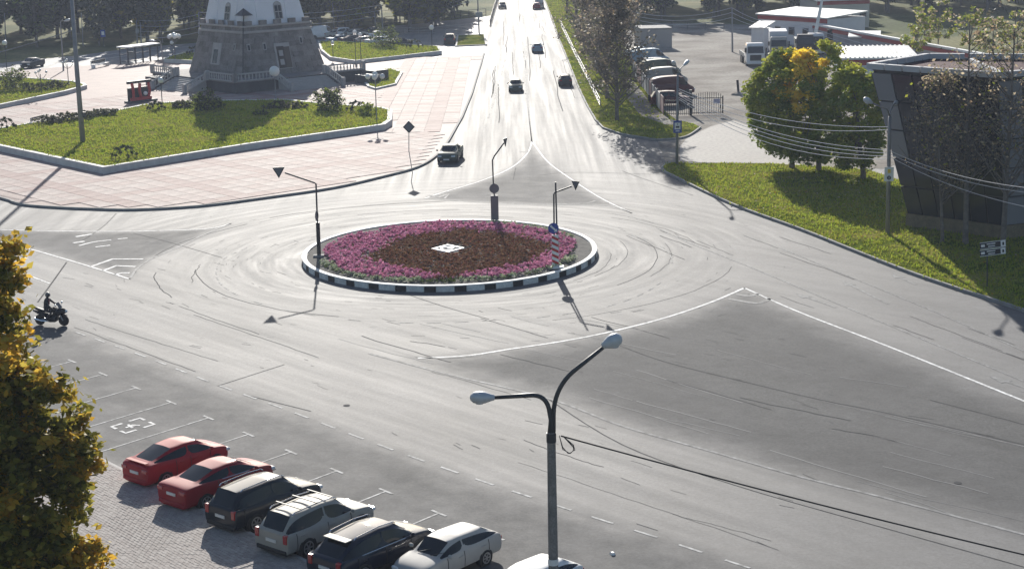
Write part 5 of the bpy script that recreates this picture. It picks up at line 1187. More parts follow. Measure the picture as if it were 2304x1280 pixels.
for face in (0, 1):
    for s_ in (-1, 1):
        zz = [ZB, ZW]; facebox('corner_pilaster', face, s_*(wt1-.35), .9, ZB+.8, ZW, -.4, .10, M_plast, wtap)
    u = .10 if face == 0 else .0
    fr = facebox('window_frame', face, u+.55, 1.25, ZB+.75, ZB+2.35, -.2, .07, M_trim, wtap, arch=True)
    for k in (-1, 1):
        for (za, zb_) in ((ZB+.85, ZB+1.6), (ZB+1.72, ZB+2.45)): facebox('window_pane', face, u+.55+k*.27, .42, za, zb_, -.2, .10, M_wnd, wtap, fr)
    facebox('wall_panel', face, u+.55, 1.7, ZB+3.3, ZB+5.2, -.2, .06, M_plast, wtap); facebox('upper_window', face, u+.55, 1.2, ZB+3.5, ZB+5.0, -.2, .09, M_wnd, wtap)
b = MB(); b.add([(sx*(wt1+.4), sy*(wt1+.4), ZW) for sx, sy in ((-1, -1), (1, -1), (1, 1), (-1, 1))]+[(0, 0, ZW+3.4)], [(0, 1, 4), (1, 2, 4), (2, 3, 4), (3, 0, 4), (3, 2, 1, 0)]); b.build('roof', M_roofd, tower)
MB().tube([(0, 0, ZW+2.8), (0, 0, ZW+4)], .5, 10).ball((0, 0, ZW+4.3), .65).tube([(0, 0, ZW+4.8), (0, 0, ZW+6.6)], .12, 6).box((0, 0, ZW+6), (.9, .12, .12)).build('spire', M_roofd, tower)
# entrance on the right-hand side, narrow windows, plaque
db_ = facebox('door_frame', 0, .1, 2.3, TZ+.7, TZ+3.9, -.3, .12, M_trim, taper); dl = facebox('door', 0, -.25, 1.1, TZ+.8, TZ+3.5, -.3, .16, M_door, taper); facebox('door_panel', 0, -.25, .6, TZ+1.2, TZ+1.9, -.3, .19, M_trim, taper, dl); facebox('door_panel', 0, -.25, .6, TZ+2.3, TZ+3.0, -.3, .19, M_trim, taper, dl)
facebox('door', 0, .75, .85, TZ+.8, TZ+3.4, -.3, .14, mat('door_brown', (.10, .08, .07), .7), taper)
for face, u, z in ((0, -hb*.38, TZ+3.2), (0, hb*.5, TZ+3.6), (0, -hb*.75, TZ+3.2), (1, hb*.55, TZ+3.2)): f = facebox('slit_window', face, u, .5, z, z+.9, -.3, .09, M_trim, taper); facebox('slit_pane', face, u, .28, z+.1, z+.75, -.3, .11, M_wnd, taper, f)
f = facebox('window_frame', 1, -.4, 2.0, TZ+1.3, TZ+4.0, -.3, .10, M_trim, taper); facebox('window_pane', 1, -.5, 1.0, TZ+1.5, TZ+3.2, -.3, .13, M_wnd, taper, f)
# dark down-pipe at the near corner with a little pyramid cap
zc2 = ZB+1.5
MB().tube([(-hb-.1, -hb-.1, TZ), (-bt_-.25, -bt_-.25, ZB), (-wtap(zc2)-.25, -wtap(zc2)-.25, zc2)], .07, 6).build('corner_pipe', M_roofd, tower)
MB().add([(-wtap(zc2)-.25+sx*.85, -wtap(zc2)-.25+sy*.85, zc2) for sx, sy in ((-1, -1), (1, -1), (1, 1), (-1, 1))]+[(-wtap(zc2)-.25, -wtap(zc2)-.25, zc2+.9)], [(0, 1, 4), (1, 2, 4), (2, 3, 4), (3, 0, 4), (3, 2, 1, 0)]).build('pyramid_cap', M_roofd, tower)
# terrace, stairs and balustrades
ter = thing('terrace', 'grey stone terrace with stairs and balusters under the tower', 'terrace', (TC.x, TC.y, 0), TA); te = hb+3.4
M_dgran = mat('dark_granite', (.10, .10, .105), .7, spec=.2, noise=(1, .2))
MB().box((0, 0, TZ/2+.05), (2*te, 2*te, TZ-.1)).build('terrace_wall', M_dgran, ter); MB().box((0, 0, TZ-.02), (2*te+.4, 2*te+.4, .12)).build('paving', M_stone, ter)
M_bal = mat('baluster_stone', (.45, .43, .41), .8, spec=.2); bal_me = MB().lathe([(.09, 0), (.11, .08), (.06, .2), (.11, .45), (.06, .7), (.1, .8)], n=6).mesh('baluster', M_bal, True)
def balus(p, q, parent=ter, posts=True, drop=0.):
    p, q = Vector(p), Vector(q); L = (q-p).length; n = max(2, int(L/.48)); d = (q-p)/L
    r_ = MB(); up = Vector((0, 0, .9)); r_.tube([p+up, q+up], .10, 6); r_.tube([p+Vector((0, 0, .06)), q+Vector((0, 0, .06))], .09, 6); rail = r_.build('rail', M_bal, parent)
    for i in range(1, n): c = p+(q-p)*i/n; link('baluster', bal_me, parent, c+Vector((0, 0, .05)))
    for c in (p, q): MB().box(c+Vector((0, 0, .52)), (.45, .45, 1.1)).build('post', M_trim, parent, bev=.03)
e = te; z = TZ+.04; sw = 3.6
for sgn, f in ((1, lambda u, v: (u, v, z)), (1, lambda u, v: (v, -u, z))):
    balus(f(-e, -e), f(-sw, -e)); balus(f(sw, -e), f(e, -e))
nst = 9
for face in (0, 1):
    for k in range(nst):
        zt_ = TZ-(k+1)*(TZ-.14)/(nst+0.); y = -(e+.2+k*.36+.18); c = (0, y, zt_/2); s3_ = (2*sw, .36, zt_)
        if face: c = (y, 0, zt_/2); s3_ = (.36, 2*sw, zt_)
        MB().box(c, s3_).build('step', M_trim, ter)
    for s_ in (-1, 1):
        p = (s_*(sw+.3), -e-.3, z-.1); q = (s_*(sw+.3), -e-nst*.36-.3, .2)
        if face: p = (p[1], -p[0], p[2]); q = (q[1], -q[0], q[2])
        balus(p, q)
for c, s_ in (((e+1.0, -e-1.2, .75), (2.6, 2.2, 1.5)), ((e*.55+2.8, -e-2.9, .6), (2.2, 2.4, 1.2)), ((-e-1.4, -e*.3+e*.95, .7), (2.0, 2.4, 1.4))):
    M2 = Matrix.Translation((TC.x, TC.y, 0)) @ Matrix.Rotation(TA, 4, 'Z'); p = M2 @ Vector(c)
    pl_ = MB().box((0, 0, 0), s_).build('planter', M_dgran, None, bev=.03); pl_.location = p; pl_.rotation_euler = (0, 0, TA)
    tag(pl_, ['dark granite block at the outer corner of the terrace', 'dark granite block beside the right-hand stairs', 'dark granite block beside the left-hand stairs'][[2.6, 2.2, 2.0].index(s_[0])], 'planter')

# ------------------------------------------------------------------ plaza furniture
def lantern(base, top, label, globes=1, m=M_dsteel, r=.3, name='lantern', z0=.13):
    b = G(*base); zt_ = PY(top[0], top[1], b.y).z; t = thing(name, label, 'lantern', (b.x, b.y, 0), 0, 'lanterns on the square'); hh = zt_
    MB().tube([(0, 0, z0-.1), (0, 0, .7), (0, 0, .75), (0, 0, hh-.6)], [.11, .09, .055, .045], 8).build('post', m, t)
    if globes == 1: MB().ball((0, 0, hh-.3), r, n=12).build('globe', M_bulb, t, smooth=True); MB().lathe([(.12, hh-.75), (.2, hh-.6)], n=8).build('holder', m, t)
    else:
        for q in range(globes):
            a = 2*math.pi*q/globes; x, y = math.cos(a)*.75, math.sin(a)*.75
            MB().tube([(0, 0, hh-1.2), (x*.6, y*.6, hh-1.0), (x, y, hh-.6)], .03, 6).build('lamp_arm', m, t); MB().ball((x, y, hh-.35), r*.8, n=10).build('globe', M_bulb, t, smooth=True)
        MB().ball((0, 0, hh-.1), r*.8, n=10).build('globe', M_bulb, t, smooth=True)
    return t
lantern((621, 231), (618, 155), 'white globe lantern on the path in front of the tower', r=.62, m=M_pole)
lantern((395, 143), (393, 77), 'tall lantern with a ring of white globes beside the bus shelter', 5, r=.42)
lantern((389, 133), (387, 92), 'short single-globe lantern left of the many-globed one', r=.3)
lantern((848, 283), (845, 165), 'many-globed lantern at the right end of the big lawn', 4, m=M_steel, r=.36, z0=.7)
lantern((366, 248), (363, 175), 'lantern post beside the red letters at the lawn edge', r=.34, z0=.6)
lantern((491, 176), (485, 104), 'slim lantern close to the left side of the tower', r=.34)
lantern((623, 150), (620, 97), 'slim lantern left of the tower door', r=.3, z0=1.5)
lantern((155, 198), (153, 134), 'dark lantern just left of the tall pole', 3, r=.2, z0=.5)
lantern((95, 221), (92, 156), 'short lantern on the raised lawn at the far left', 3, r=.2, z0=.5)
lantern((18, 186), (14, 92), 'lantern at the far left edge beside the raised lawn', r=.36, z0=.5)
lantern((801, 152), (799, 68), 'tall dark lantern post right of the tower, left one of the pair', r=.3)
lantern((813, 152), (811, 74), 'tall dark lantern post right of the tower, right one of the pair', r=.3)
lantern((750, 137), (748, 92), 'slim lantern on the back lawn right beside the tower', r=.28, z0=.6)
t = lantern((972, 113), (970, 58), 'lantern at the tip of the back lawn', r=.4, z0=.5)
# gooseneck lamp by the shelter, poles along the street
def pole(base, top, label, r=.13, arm=None, name='utility_pole', group='poles along the street', box=False):
    b = G(*base); tpp = PY(top[0], top[1], b.y); t = thing(name, label, 'pole', (0, 0, 0), 0, group)
    MB().tube([b, tpp], [r, r*.65], 8).build('pole', M_pole, t)
    if arm: a = PY(arm[0], arm[1], b.y); MB().tube([tpp, (tpp+a)/2+Vector((0, 0, .2)), a], r*.35, 6).build('arm', M_pole, t); lamp_head(t, a, (a-tpp), .9, .18)
    if box: MB().box(b.lerp(tpp, .55)+Vector((.1, -.2, 0)), (.5, .3, .8)).build('box', M_steel, t)
    return t, tpp
pole((372, 172), (361, 94), 'leaning street pole right of the bus shelter', arm=(350, 93))
pole((143, 162), (136, 50), 'street pole left of the tall pole with a short cross arm', arm=(144, 48))
_, w1 = pole((309, 100), (307, 46), 'first pole of the wire line left of the tower', box=True)
pole((318, 100), (315, 44), 'second pole standing tight beside the first wire pole')
_, w2 = pole((451, 124), (447, 28), 'wire pole close to the left tower edge', box=True)
pole((187, 105), (183, 30), 'far pole seen behind the tall pole', .1)
pole((14, 108), (10, 30), 'pole at the far left photo edge', .12)
_, w3 = pole((862, 76), (858, 12), 'pole above the parked cars right of the tower')
pole((845, 74), (843, 30), 'street lamp with a long arm above the parked cars', arm=(815, 22))
pole((752, 70), (748, 8), 'pole close to the right tower edge')
pole((1078, 76), (1074, -20), 'tall post at the corner of the side street and the main road')
for k in range(4): cable('overhead_wire', w1-Vector((0, 0, k*.9)), w2-Vector((0, 0, k*.9+.3)), .5, .03, ['top', 'second', 'third', 'bottom'][k]+' pale wire of the line left of the tower', pv, 'wires left of the tower')
for k in range(3): cable('overhead_wire', w2-Vector((0, 0, k*.9)), w3-Vector((0, 0, k*.9)), .9, .03, ['top', 'middle', 'bottom'][k]+' pale wire of the line passing behind the tower', pv, 'wires behind the tower')
for k in range(2): cable('overhead_wire', w3-Vector((0, 0, k*.9)), PY(1062, -6+k*8, w3.y+25), .9, .03, 'pale wire running on to the right from the pole above the parked cars', pv, 'wires right of the tower')
# bus shelter
sh0, sh1 = G(290, 148), G(356, 139); sd_ = (sh1-sh0).to_2d().normalized(); sl_ = (sh1-sh0).length; shz = HT((290, 148), (288, 107))
sh = thing('bus_shelter', 'open metal bus shelter with a flat pale roof at the back of the square', 'bus shelter', sh0, math.atan2(sd_.y, sd_.x))
MB().box((sl_/2, .8, shz), (sl_+.6, 2.2, .16)).build('roof', M_white, sh)
for i in range(5):
    for y in (0, 1.6): MB().box((sl_*i/4, y, shz/2), (.11, .11, shz)).build('post', M_dsteel, sh)
for z in (.5, 1.5, shz-.35): MB().box((sl_/2, 1.6, z), (sl_, .06, .07)).box((sl_/2, 0, z if z > 2 else -.2), (sl_, .06, .07)).build('cross_rail', M_dsteel, sh)
MB().box((sl_/2, 1.2, .5), (sl_*.8, .4, .06)).build('bench_seat', M_dsteel, sh)
MB().box((sl_*.35, 1.55, 1.3), (1.3, .04, 1.)).build('notice_panel', M_steel, sh)
def bench(p0, p1, label, dark=True):
    a, b = G(*p0), G(*p1); d = (b-a).to_2d(); L = d.length; t = thing('park_bench', label, 'bench', (a.x, a.y, .15), math.atan2(d.y, d.x), 'benches on the square')
    for z, y in ((.45, .1), (.45, .3), (.45, .5)): MB().box((L/2, y, z), (L, .16, .06)).build('seat_slat', M_white, t)
    for z in (.75, .95): MB().box((L/2, .62, z), (L, .06, .18)).build('backrest_slat', M_black if dark else M_white, t)
    for x in (.1, L-.1): MB().box((x, .3, .22), (.12, .6, .44)).box((x, .62, .7), (.1, .08, .7)).build('leg', M_white, t)
bench((214, 157), (247, 150), 'white bench with a dark back left of the bus shelter')
bench((82, 291), (113, 283), 'dark bench at the back edge of the big lawn')
# red letters on a dark stand
ra, rb2 = G(300, 236), G(345, 230); rd_ = (rb2-ra).to_2d(); RL = rd_.length; rt_ = thing('red_sculpture', 'red letter-like sculpture on a dark stand left of the tower stairs', 'sculpture', (ra.x, ra.y, .13), math.atan2(rd_.y, rd_.x))
M_redp = mat('red_steel', (.42, .035, .04), .5, noise=(2, .15))
MB().box((RL/2, .4, .12), (RL+1.0, 1.3, .26)).build('stand', M_dgran, rt_, bev=.03); MB().box((RL/2, .75, .9), (RL+.2, .18, 1.7)).build('back_plate', M_dsteel, rt_)
hz_ = 2.35
MB().tube(bez((.25, .35, hz_), (.55, .35, 1.2), (.30, .35, .25)), .17, 8).build('red_letter', M_redp, rt_); MB().tube([(RL*.48, .35, hz_*.95), (RL*.44, .35, 1.4), (RL*.52, .35, .25)], .18, 8).build('red_letter', M_redp, rt_)
MB().tube([(RL*.9, .35, hz_*.95), (RL*.95, .35, 1.3), (RL*.88, .35, .45), (RL*.7, .35, .25), (RL*.6, .35, .6)], .18, 8).build('red_letter', M_redp, rt_)
MB().box((RL/2, .35, .35), (RL, .3, .5)).build('red_plinth', M_redp, rt_); MB().ball((RL*.68, .15, 1.0), .26, n=10).build('white_ball', M_bulb, rt_, smooth=True)
MB().box((RL/2, .55, hz_+.05), (RL+.5, .3, .3)).build('top_beam', M_dsteel, rt_)
# domes of planting balls on wire arcs
def ball_dome(c, r, label, n=12, z0=.66, grp='ball-shaped planting frames'):
    p = G(*c); t = thing('planting_frame', label, 'planting frame', (p.x, p.y, z0), 0, grp); M_b = L_dark
    for q in range(3):
        a = q*math.pi/3; pts = [(r*math.cos(u)*math.cos(a), r*math.cos(u)*math.sin(a), r*.95*math.sin(u)) for u in [math.pi*i/10 for i in range(11)]]; MB().tube(pts, .03, 5).build('wire_arc', M_dsteel, t)
        for i in range(1, 10, 2):
            if q and i == 5: continue
            x, y, z = pts[i]; pb, _, _ = crown_pts(60, (x, y, z), (.1, .1, .1), 4, .16, low=-1); leaves('plant_ball', pb, .16, [L_dark], t, kind=None)
ball_dome((281, 372), 1.15, 'dome of dark planting balls near the front corner of the big lawn')
ball_dome((12, 306), 1.2, 'dome of dark planting balls at the far left end of the big lawn')
ball_dome((352, 262), 1.0, 'dome of dark planting balls below the red sculpture')
ball_dome((803, 264), 1.1, 'dome of dark planting balls beside the large round bush')
ball_dome((933, 118), 1.3, 'dome of dark planting balls on the back lawn')
ball_dome((440, 133), 1.3, 'dome of dark planting balls left of the tower')
# railing between the side street and the wood
def railing(p, label, h=1.2, step=2.4, m=M_dsteel, name='railing', px=True, cat='railing'):
    P = G2(p) if px else p; t = thing(name, label, cat); pts = [q for q, d in walk(P, step)]
    for z in (h, h*.55, .25): MB().tube([(q.x, q.y, z) for q in pts], .04, 5).build('rail', m, t)
    for q in pts: MB().tube([(q.x, q.y, -.05), (q.x, q.y, h+.05)], .05, 5).build('post', m, t)
    return t
railing([(735, 66), (860, 58), (980, 48), (1108, 36)], 'dark railing along the edge of the wood right of the tower', 1.5)
railing([(880, 80), (960, 78), (1080, 72)], 'pale street railing above the small grass island', 1.2, m=M_steel)
railing([(1262, 60), (1290, 120), (1318, 175), (1352, 246)], 'grey guard rail beside the roadside strip', .95, 4., M_pole, 'guard_rail')
railing([(1102, 60), (1112, 25), (1124, -10)], 'railing up the left side of the main road', 1.2, 2.5)
st_b = G(1079, 40); sgn = thing('road_sign', 'square road sign on a post at the side-street corner', 'road sign', G(1079, 82)); MB().tube([(0, 0, 0), (0, 0, 4.2)], .06, 6).build('post', M_dsteel, sgn); MB().box((0, -.1, 3.6), (1.2, .06, .9)).build('plate', M_steel, sgn)
sg3 = thing('road_sign', 'small blue sign at the edge of the wood left of the shelter', 'road sign', G(234, 106)); MB().tube([(0, 0, 0), (0, 0, 1.6)], .06, 6).build('post', M_dsteel, sg3); MB().box((0, -.1, 2.2), (.8, .06, 1.2)).build('plate', M_blue, sg3); MB().box((0, -.15, 2.25), (.45, .04, .6)).build('white_figure', M_white, sg3)
# ------------------------------------------------------------------ glass building with outward-leaning walls
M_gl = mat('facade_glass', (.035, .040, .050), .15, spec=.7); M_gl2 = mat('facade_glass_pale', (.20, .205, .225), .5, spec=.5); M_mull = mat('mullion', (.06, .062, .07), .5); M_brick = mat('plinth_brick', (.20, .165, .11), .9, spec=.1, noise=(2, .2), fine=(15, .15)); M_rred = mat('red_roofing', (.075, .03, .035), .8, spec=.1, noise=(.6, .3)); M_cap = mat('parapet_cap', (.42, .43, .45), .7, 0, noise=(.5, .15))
gb1, gb2 = G(2050, 513).to_2d(), G(2262, 541).to_2d(); GH = 11.3
gt1, gt2 = PZ(1955, 146, GH).to_2d(), PZ(2245, 166, GH).to_2d()
gd = (gb2-gb1).normalized(); gn = Vector((-gd.y, gd.x)); 
if gn.y < 0: gn = -gn
DP = 15.; gb3 = gb2+Vector((.92, .40)).normalized()*DP; gt3 = gt2+Vector((.90, .44)).normalized()*(DP+4)
gb4 = gb1+gn*DP*.7; gt4 = gt1+(PZ(2062, 128, GH).to_2d()-gt1)*1.25
gbld = thing('glass_building', 'dark glass building with outward-leaning walls and a brick plinth behind the birches', 'building')
ZP = 1.0
def lerpz(b_, t_, z): return b_+(t_-b_)*(z/GH)
pl4 = [lerpz(a, b_, ZP) for a, b_ in ((gb1, gt1), (gb2, gt2), (gb3, gt3), (gb4, gt4))]; tp4 = [gt1, gt2, gt3, gt4]
b = MB(); gc = sum((Vector((q.x, q.y)) for q in pl4), Vector((0, 0)))/4
sh4 = lambda q, c, k: c+(q-c)*k
tcn = sum((Vector((q.x, q.y)) for q in tp4), Vector((0, 0)))/4
vs = [(*sh4(q, gc, .97), ZP) for q in pl4]+[(*sh4(q, tcn, .97), GH-.25) for q in tp4]
b.add(vs, [(0, 1, 5, 4), (1, 2, 6, 5), (2, 3, 7, 6), (3, 0, 4, 7)]); b.build('core_wall', M_mull, gbld)
b = MB(); b.prism([tuple(sh4(q, gc, 1.012)) for q in pl4], -.05, ZP+.02); b.build('plinth', M_brick, gbld)
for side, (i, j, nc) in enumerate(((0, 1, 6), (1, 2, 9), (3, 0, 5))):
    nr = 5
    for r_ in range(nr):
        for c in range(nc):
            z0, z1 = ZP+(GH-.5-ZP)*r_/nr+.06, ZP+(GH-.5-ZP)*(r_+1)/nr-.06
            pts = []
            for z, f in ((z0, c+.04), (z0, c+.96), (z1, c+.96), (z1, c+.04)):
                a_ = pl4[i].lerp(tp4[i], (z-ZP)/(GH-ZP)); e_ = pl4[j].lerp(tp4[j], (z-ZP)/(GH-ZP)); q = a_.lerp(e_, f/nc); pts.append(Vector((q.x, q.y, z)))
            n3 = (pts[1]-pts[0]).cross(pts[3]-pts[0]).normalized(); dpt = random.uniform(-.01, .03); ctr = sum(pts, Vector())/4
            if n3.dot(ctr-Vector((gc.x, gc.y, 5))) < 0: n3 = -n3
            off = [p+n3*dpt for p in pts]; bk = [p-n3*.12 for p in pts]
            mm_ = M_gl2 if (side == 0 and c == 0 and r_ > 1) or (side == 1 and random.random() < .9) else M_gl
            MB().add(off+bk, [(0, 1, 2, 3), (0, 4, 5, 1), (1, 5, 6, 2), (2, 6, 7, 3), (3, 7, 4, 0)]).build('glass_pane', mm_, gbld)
MB().sheet([tuple(sh4(q, tcn, .985)) for q in tp4], GH-.35).build('roof', M_rred, gbld)
for i, j in ((0, 1), (1, 2), (2, 3), (3, 0)):
    n = 7
    for k in range(n):
        a_, e_ = tp4[i].lerp(tp4[j], k/n+.008), tp4[i].lerp(tp4[j], (k+1)/n-.008); MB().wall([a_, e_], .45, GH-.28, GH+.10).build('parapet_cap', M_cap, gbld)
# roof ridge kerbs as seen on top
MB().wall([gt2.lerp(gt3, .02), tcn.lerp(gt4, .4)], .3, GH-.33, GH+.05).build('roof_kerb', M_cap, gbld)
# ------------------------------------------------------------------ the yard: sheds, trucks, vans, fence and gate
M_wpan = mat('white_panel', (.62, .63, .66), .6, noise=(.6, .06)); M_rband = mat('red_band', (.30, .03, .03), .5); M_tin = mat('tin_roof', (.66, .66, .64), .5, .2, noise=(.7, .15)); M_gpan = mat('grey_panel', (.30, .30, .32), .7, noise=(.5, .15)); M_cream = mat('cream_panel', (.50, .46, .40), .7)
def shed(p0, p1, depth, h, label, wall=M_wpan, roof=M_tin, band=M_rband, name='shed', over=.3, ribs=0, windows=0, slope=.25, group=None):
    """p0,p1 photo pixels of the near bottom edge"""
    a, b = G(*p0), G(*p1); d = (b-a).to_2d(); L = d.length; t = thing(name, label, 'building', (a.x, a.y, 0), math.atan2(d.y, d.x), group)
    MB().box((L/2, depth/2, h/2), (L, depth, h)).build('wall', wall, t)
    rf = MB(); z0, z1 = h+.05, h+.05+slope*depth*.3; o = over
    rf.add([(-o, -o, z0), (L+o, -o, z0), (L+o, depth+o, z1), (-o, depth+o, z1), (-o, -o, z0+.18), (L+o, -o, z0+.18), (L+o, depth+o, z1+.18), (-o, depth+o, z1+.18)], [(3, 2, 1, 0), (4, 5, 6, 7), (0, 1, 5, 4), (1, 2, 6, 5), (2, 3, 7, 6), (3, 0, 4, 7)]); ro = rf.build('roof', roof, t)
    for k in range(ribs): x = L*(k+.5)/ribs; rb_ = MB(); rb_.add([(x-.08, -o, z0+.18), (x+.08, -o, z0+.18), (x+.08, depth+o, z1+.18), (x-.08, depth+o, z1+.18), (x-.08, -o, z0+.30), (x+.08, -o, z0+.30), (x+.08, depth+o, z1+.30), (x-.08, depth+o, z1+.30)], [(4, 5, 6, 7), (0, 1, 5, 4), (1, 2, 6, 5), (2, 3, 7, 6), (3, 0, 4, 7)]); rb_.build('roof_rib', roof, ro)
    if band: MB().box((L/2, -.03, h-.32), (L+.04, .08, .6)).build('band', band, t)
    for k in range(windows):
        x = L*(k+.5)/windows; f = MB().box((x, -.03, h*.5), (1.3, .08, 1.2)).build('window', M_gpan, t); MB().box((x, -.06, h*.5), (1.1, .06, 1.0)).build('pane', M_wnd, f)
    return t
shed((1895, 212), (2060, 210), 8, 3.9, 'long white shed with a pale ribbed roof and red eaves behind the round trees', ribs=16)
shed((1912, 128), (1975, 128), 5, 2.6, 'small grey kiosk with a pale flat roof behind the ribbed shed', M_gpan, band=None)
shed((1690, 118), (1718, 119), 3, 3.4, 'narrow white booth behind the cement-white truck', slope=.8, band=None)
shed((1705, 95), (1860, 108), 8, 4.2, 'long white building with a red band along its top in the yard', windows=5)
shed((1838, 66), (1955, 62), 9, 4.6, 'red and cream building with a bright white roof at the far side of the yard', M_cream, M_white, M_rband, windows=4)
shed((1803, 40), (1850, 38), 4, 3.5, 'small cream tower-like hut at the left end of the red building', M_cream, M_gpan, None)
lg = thing('red_wall', 'long dark wall with red and white stripes running behind the glass building', 'wall'); A_, B_ = G(1830, 105), G(2330, 210)
A2, B2_ = A_.to_2d(), B_.to_2d()
MB().wall([A2, B2_], .4, 0, 3.2).build('wall', M_gpan, lg); MB().wall([A2, B2_], .5, 2.6, 3.1).build('red_stripe', M_rband, lg); MB().wall([A2, B2_], .6, 3.2, 3.45).build('white_coping', M_white, lg)
n = 22
for k in range(n): q = A2.lerp(B2_, (k+.5)/n); MB().box((q.x, q.y-.25, 1.3), (.25, .2, 2.6), rz=math.atan2((B2_-A2).y, (B2_-A2).x)).build('pilaster', M_steel, lg)
A3, B3 = G(1600, 92).to_2d(), G(1440, 80).to_2d()
mb2 = mat('box_grey', (.30, .29, .29), .7)
t = shed((1442, 110), (1512, 108), 6, 2.8, 'grey box container standing at the left side of the yard', mb2, M_kerbd, None, name='container', over=.02, slope=.0)
# trucks
def truck(p_front, head_px, label, body='flat', L=7.5, W=2.45, cabm=P_white, bodym=M_wpan, h=2.7):
    f = G(*p_front); h2 = G(*head_px); d = (f-h2).to_2d().normalized(); t = thing('truck', label, 'truck', (f.x, f.y, 0), math.atan2(d.y, d.x), 'trucks in the yard')
    cb_ = MB(); cb_.add([(x, sy*W/2*k, z) for z, xs, k in ((.5, (-2.0, 0), 1), (1.7, (-2.0, .02), 1), (2.75, (-2.0, -.22), .95), (3.05, (-1.9, -.45), .88)) for x in xs for sy in (-1, 1)], [])
    cb_.f = []; 
    for l in range(3):
        o = l*4; u = o+4
        for a, b_ in ((0, 1), (1, 3), (3, 2), (2, 0)): cb_.f.append((o+a, o+b_, u+b_, u+a))
    cb_.f += [(12, 13, 15, 14), (0, 2, 3, 1)]; cb_.m = [0]*len(cb_.f); cab = cb_.build('cab', cabm, t, bev=.08)
    MB().add([(.04, -W*.44, 1.75), (.04, W*.44, 1.75), (-.18, W*.42, 2.65), (-.18, -W*.42, 2.65)], [(0, 1, 2, 3)]).build('windscreen', M_glass, t)
    for s_ in (-1, 1):
        MB().box((-.75, s_*(W/2+.0), 2.1), (.9, .06, .75)).build('side_window', M_glass, t); MB().box((.03, s_*W*.38, .75), (.1, .35, .22)).build('headlight', M_lclr, t); MB().box((.05, s_*(W/2+.18), 2.2), (.12, .2, .6)).build('mirror', M_plas, t)
    MB().box((.03, 0, 1.15), (.08, W*.62, .75)).build('grille', M_plas, t); MB().box((.02, 0, .5), (.2, W, .35)).build('bumper', cabm, t, bev=.04)
    MB().box((-L/2-.6, 0, .75), (L-1, .9, .3)).build('chassis', M_plas, t)
    for x in (-1.1, -L+1.2, -L+2.4):
        for s_ in (-1, 1): MB().lathe([(.3, -.15), (.5, -.14), (.5, .14), (.3, .15)], (x, s_*(W/2-.15), .5), 16, axis='Y').build('wheel', M_tyre, t)
    if body == 'flat':
        MB().box((-L/2-1.2, 0, 1.1), (L-2.4, W, .16)).build('flatbed', M_gpan, t)
        for s_ in (-1, 1): MB().box((-L/2-1.2, s_*W/2, 1.35), (L-2.4, .06, .5)).build('side_board', M_steel, t)
        MB().box((-3.0, 0, 1.85), (1.4, W*.8, 1.2)).build('load_box', M_cream, t, bev=.05)
    elif body == 'box': MB().box((-L/2-1.15, 0, 1.0+h/2), (L-2.3, W, h)).build('cargo_box', bodym, t, bev=.04)
    elif body == 'tip': MB().box((-L/2-1.2, 0, 1.6), (L-2.4, W, 1.2), taper=1.06).build('tipper_body', mat('dark_green', (.04, .07, .06), .6), t)
    elif body == 'crane':
        MB().box((-L/2-1.2, 0, 1.2), (L-2.4, W, .4)).build('deck', M_gpan, t); MB().lathe([(.8, 1.4), (.8, 2.0), (.4, 2.4)], (-3.6, 0, 0), 12).build('turntable', M_steel, t)
        MB().tube([(-3.6, 0, 2.2), (-4.3, .6, 5.4), (-5.0, 1.2, 8.6)], [.3, .24, .16], 6).build('crane_boom', M_tin, t); MB().box((-5.0, 1.2, 8.9), (1.3, .9, .8)).build('basket', M_cream, t)
    return t
truck((1700, 150), (1655, 118), 'white flatbed truck with a big grille facing the camera in the yard')
truck((1752, 134), (1740, 100), 'white box truck parked beside the flatbed truck', 'box', cabm=P_slv)
truck((1812, 128), (1795, 98), 'dark green tipper truck behind the round trees', 'tip', cabm=P_dkgr)
truck((1835, 125), (1822, 98), 'truck with a raised white crane arm and basket', 'crane', cabm=P_white)
tr_ = thing('tractor', 'yellow loader with a dark cab parked beside the crane truck', 'tractor', G(1880, 114), R(-60))
MB().box((0, 0, 1.1), (3.6, 1.6, .8)).build('body', M_yel, tr_, bev=.06); MB().box((-.5, 0, 2.2), (1.4, 1.4, 1.5), taper=.92).build('cab', M_glass, tr_); MB().box((-.5, 0, 3.0), (1.6, 1.6, .12)).build('cab_roof', M_plas, tr_); MB().box((2.5, 0, .6), (.8, 2.2, .8), taper=.7).build('bucket', M_yel, tr_)
for x in (-1.1, 1.1):
    for s_ in (-1, 1): MB().lathe([(.3, -.2), (.6, -.18), (.6, .18), (.3, .2)], (x, s_*.9, .6), 16, axis='Y').build('wheel', M_tyre, tr_)
# vans nosing away from the fence
vd_ = Vector((1, .10)).normalized()
for (px, ty, pnt, lab, kw) in (((1508, 238), 'suv', P_maroon, 'maroon off-roader with a spare wheel nearest the yard gate', dict(spare=True)), ((1510, 214), 'van', P_maroon, 'dark maroon van parked just behind the maroon off-roader', {}), ((1497, 192), 'van', P_slv, 'large pale grey van in the row by the fence', {}), ((1484, 172), 'van', P_grn, 'green-grey van behind the pale grey van by the fence', {}), ((1480, 158), 'suv', P_white, 'white car behind the vans by the fence', {}), ((1462, 146), 'van', P_blue, 'pale blue van further up the row by the fence', {}), ((1440, 128), 'sedan', P_white, 'white car at the far end of the row by the fence', {})):
    p = G(*px); car(ty, pnt, p, vd_, lab, 'parked_van' if ty == 'van' else 'parked_car', 'van' if ty == 'van' else 'car', 'vehicles along the yard fence', detail=False, sub=2, **kw)
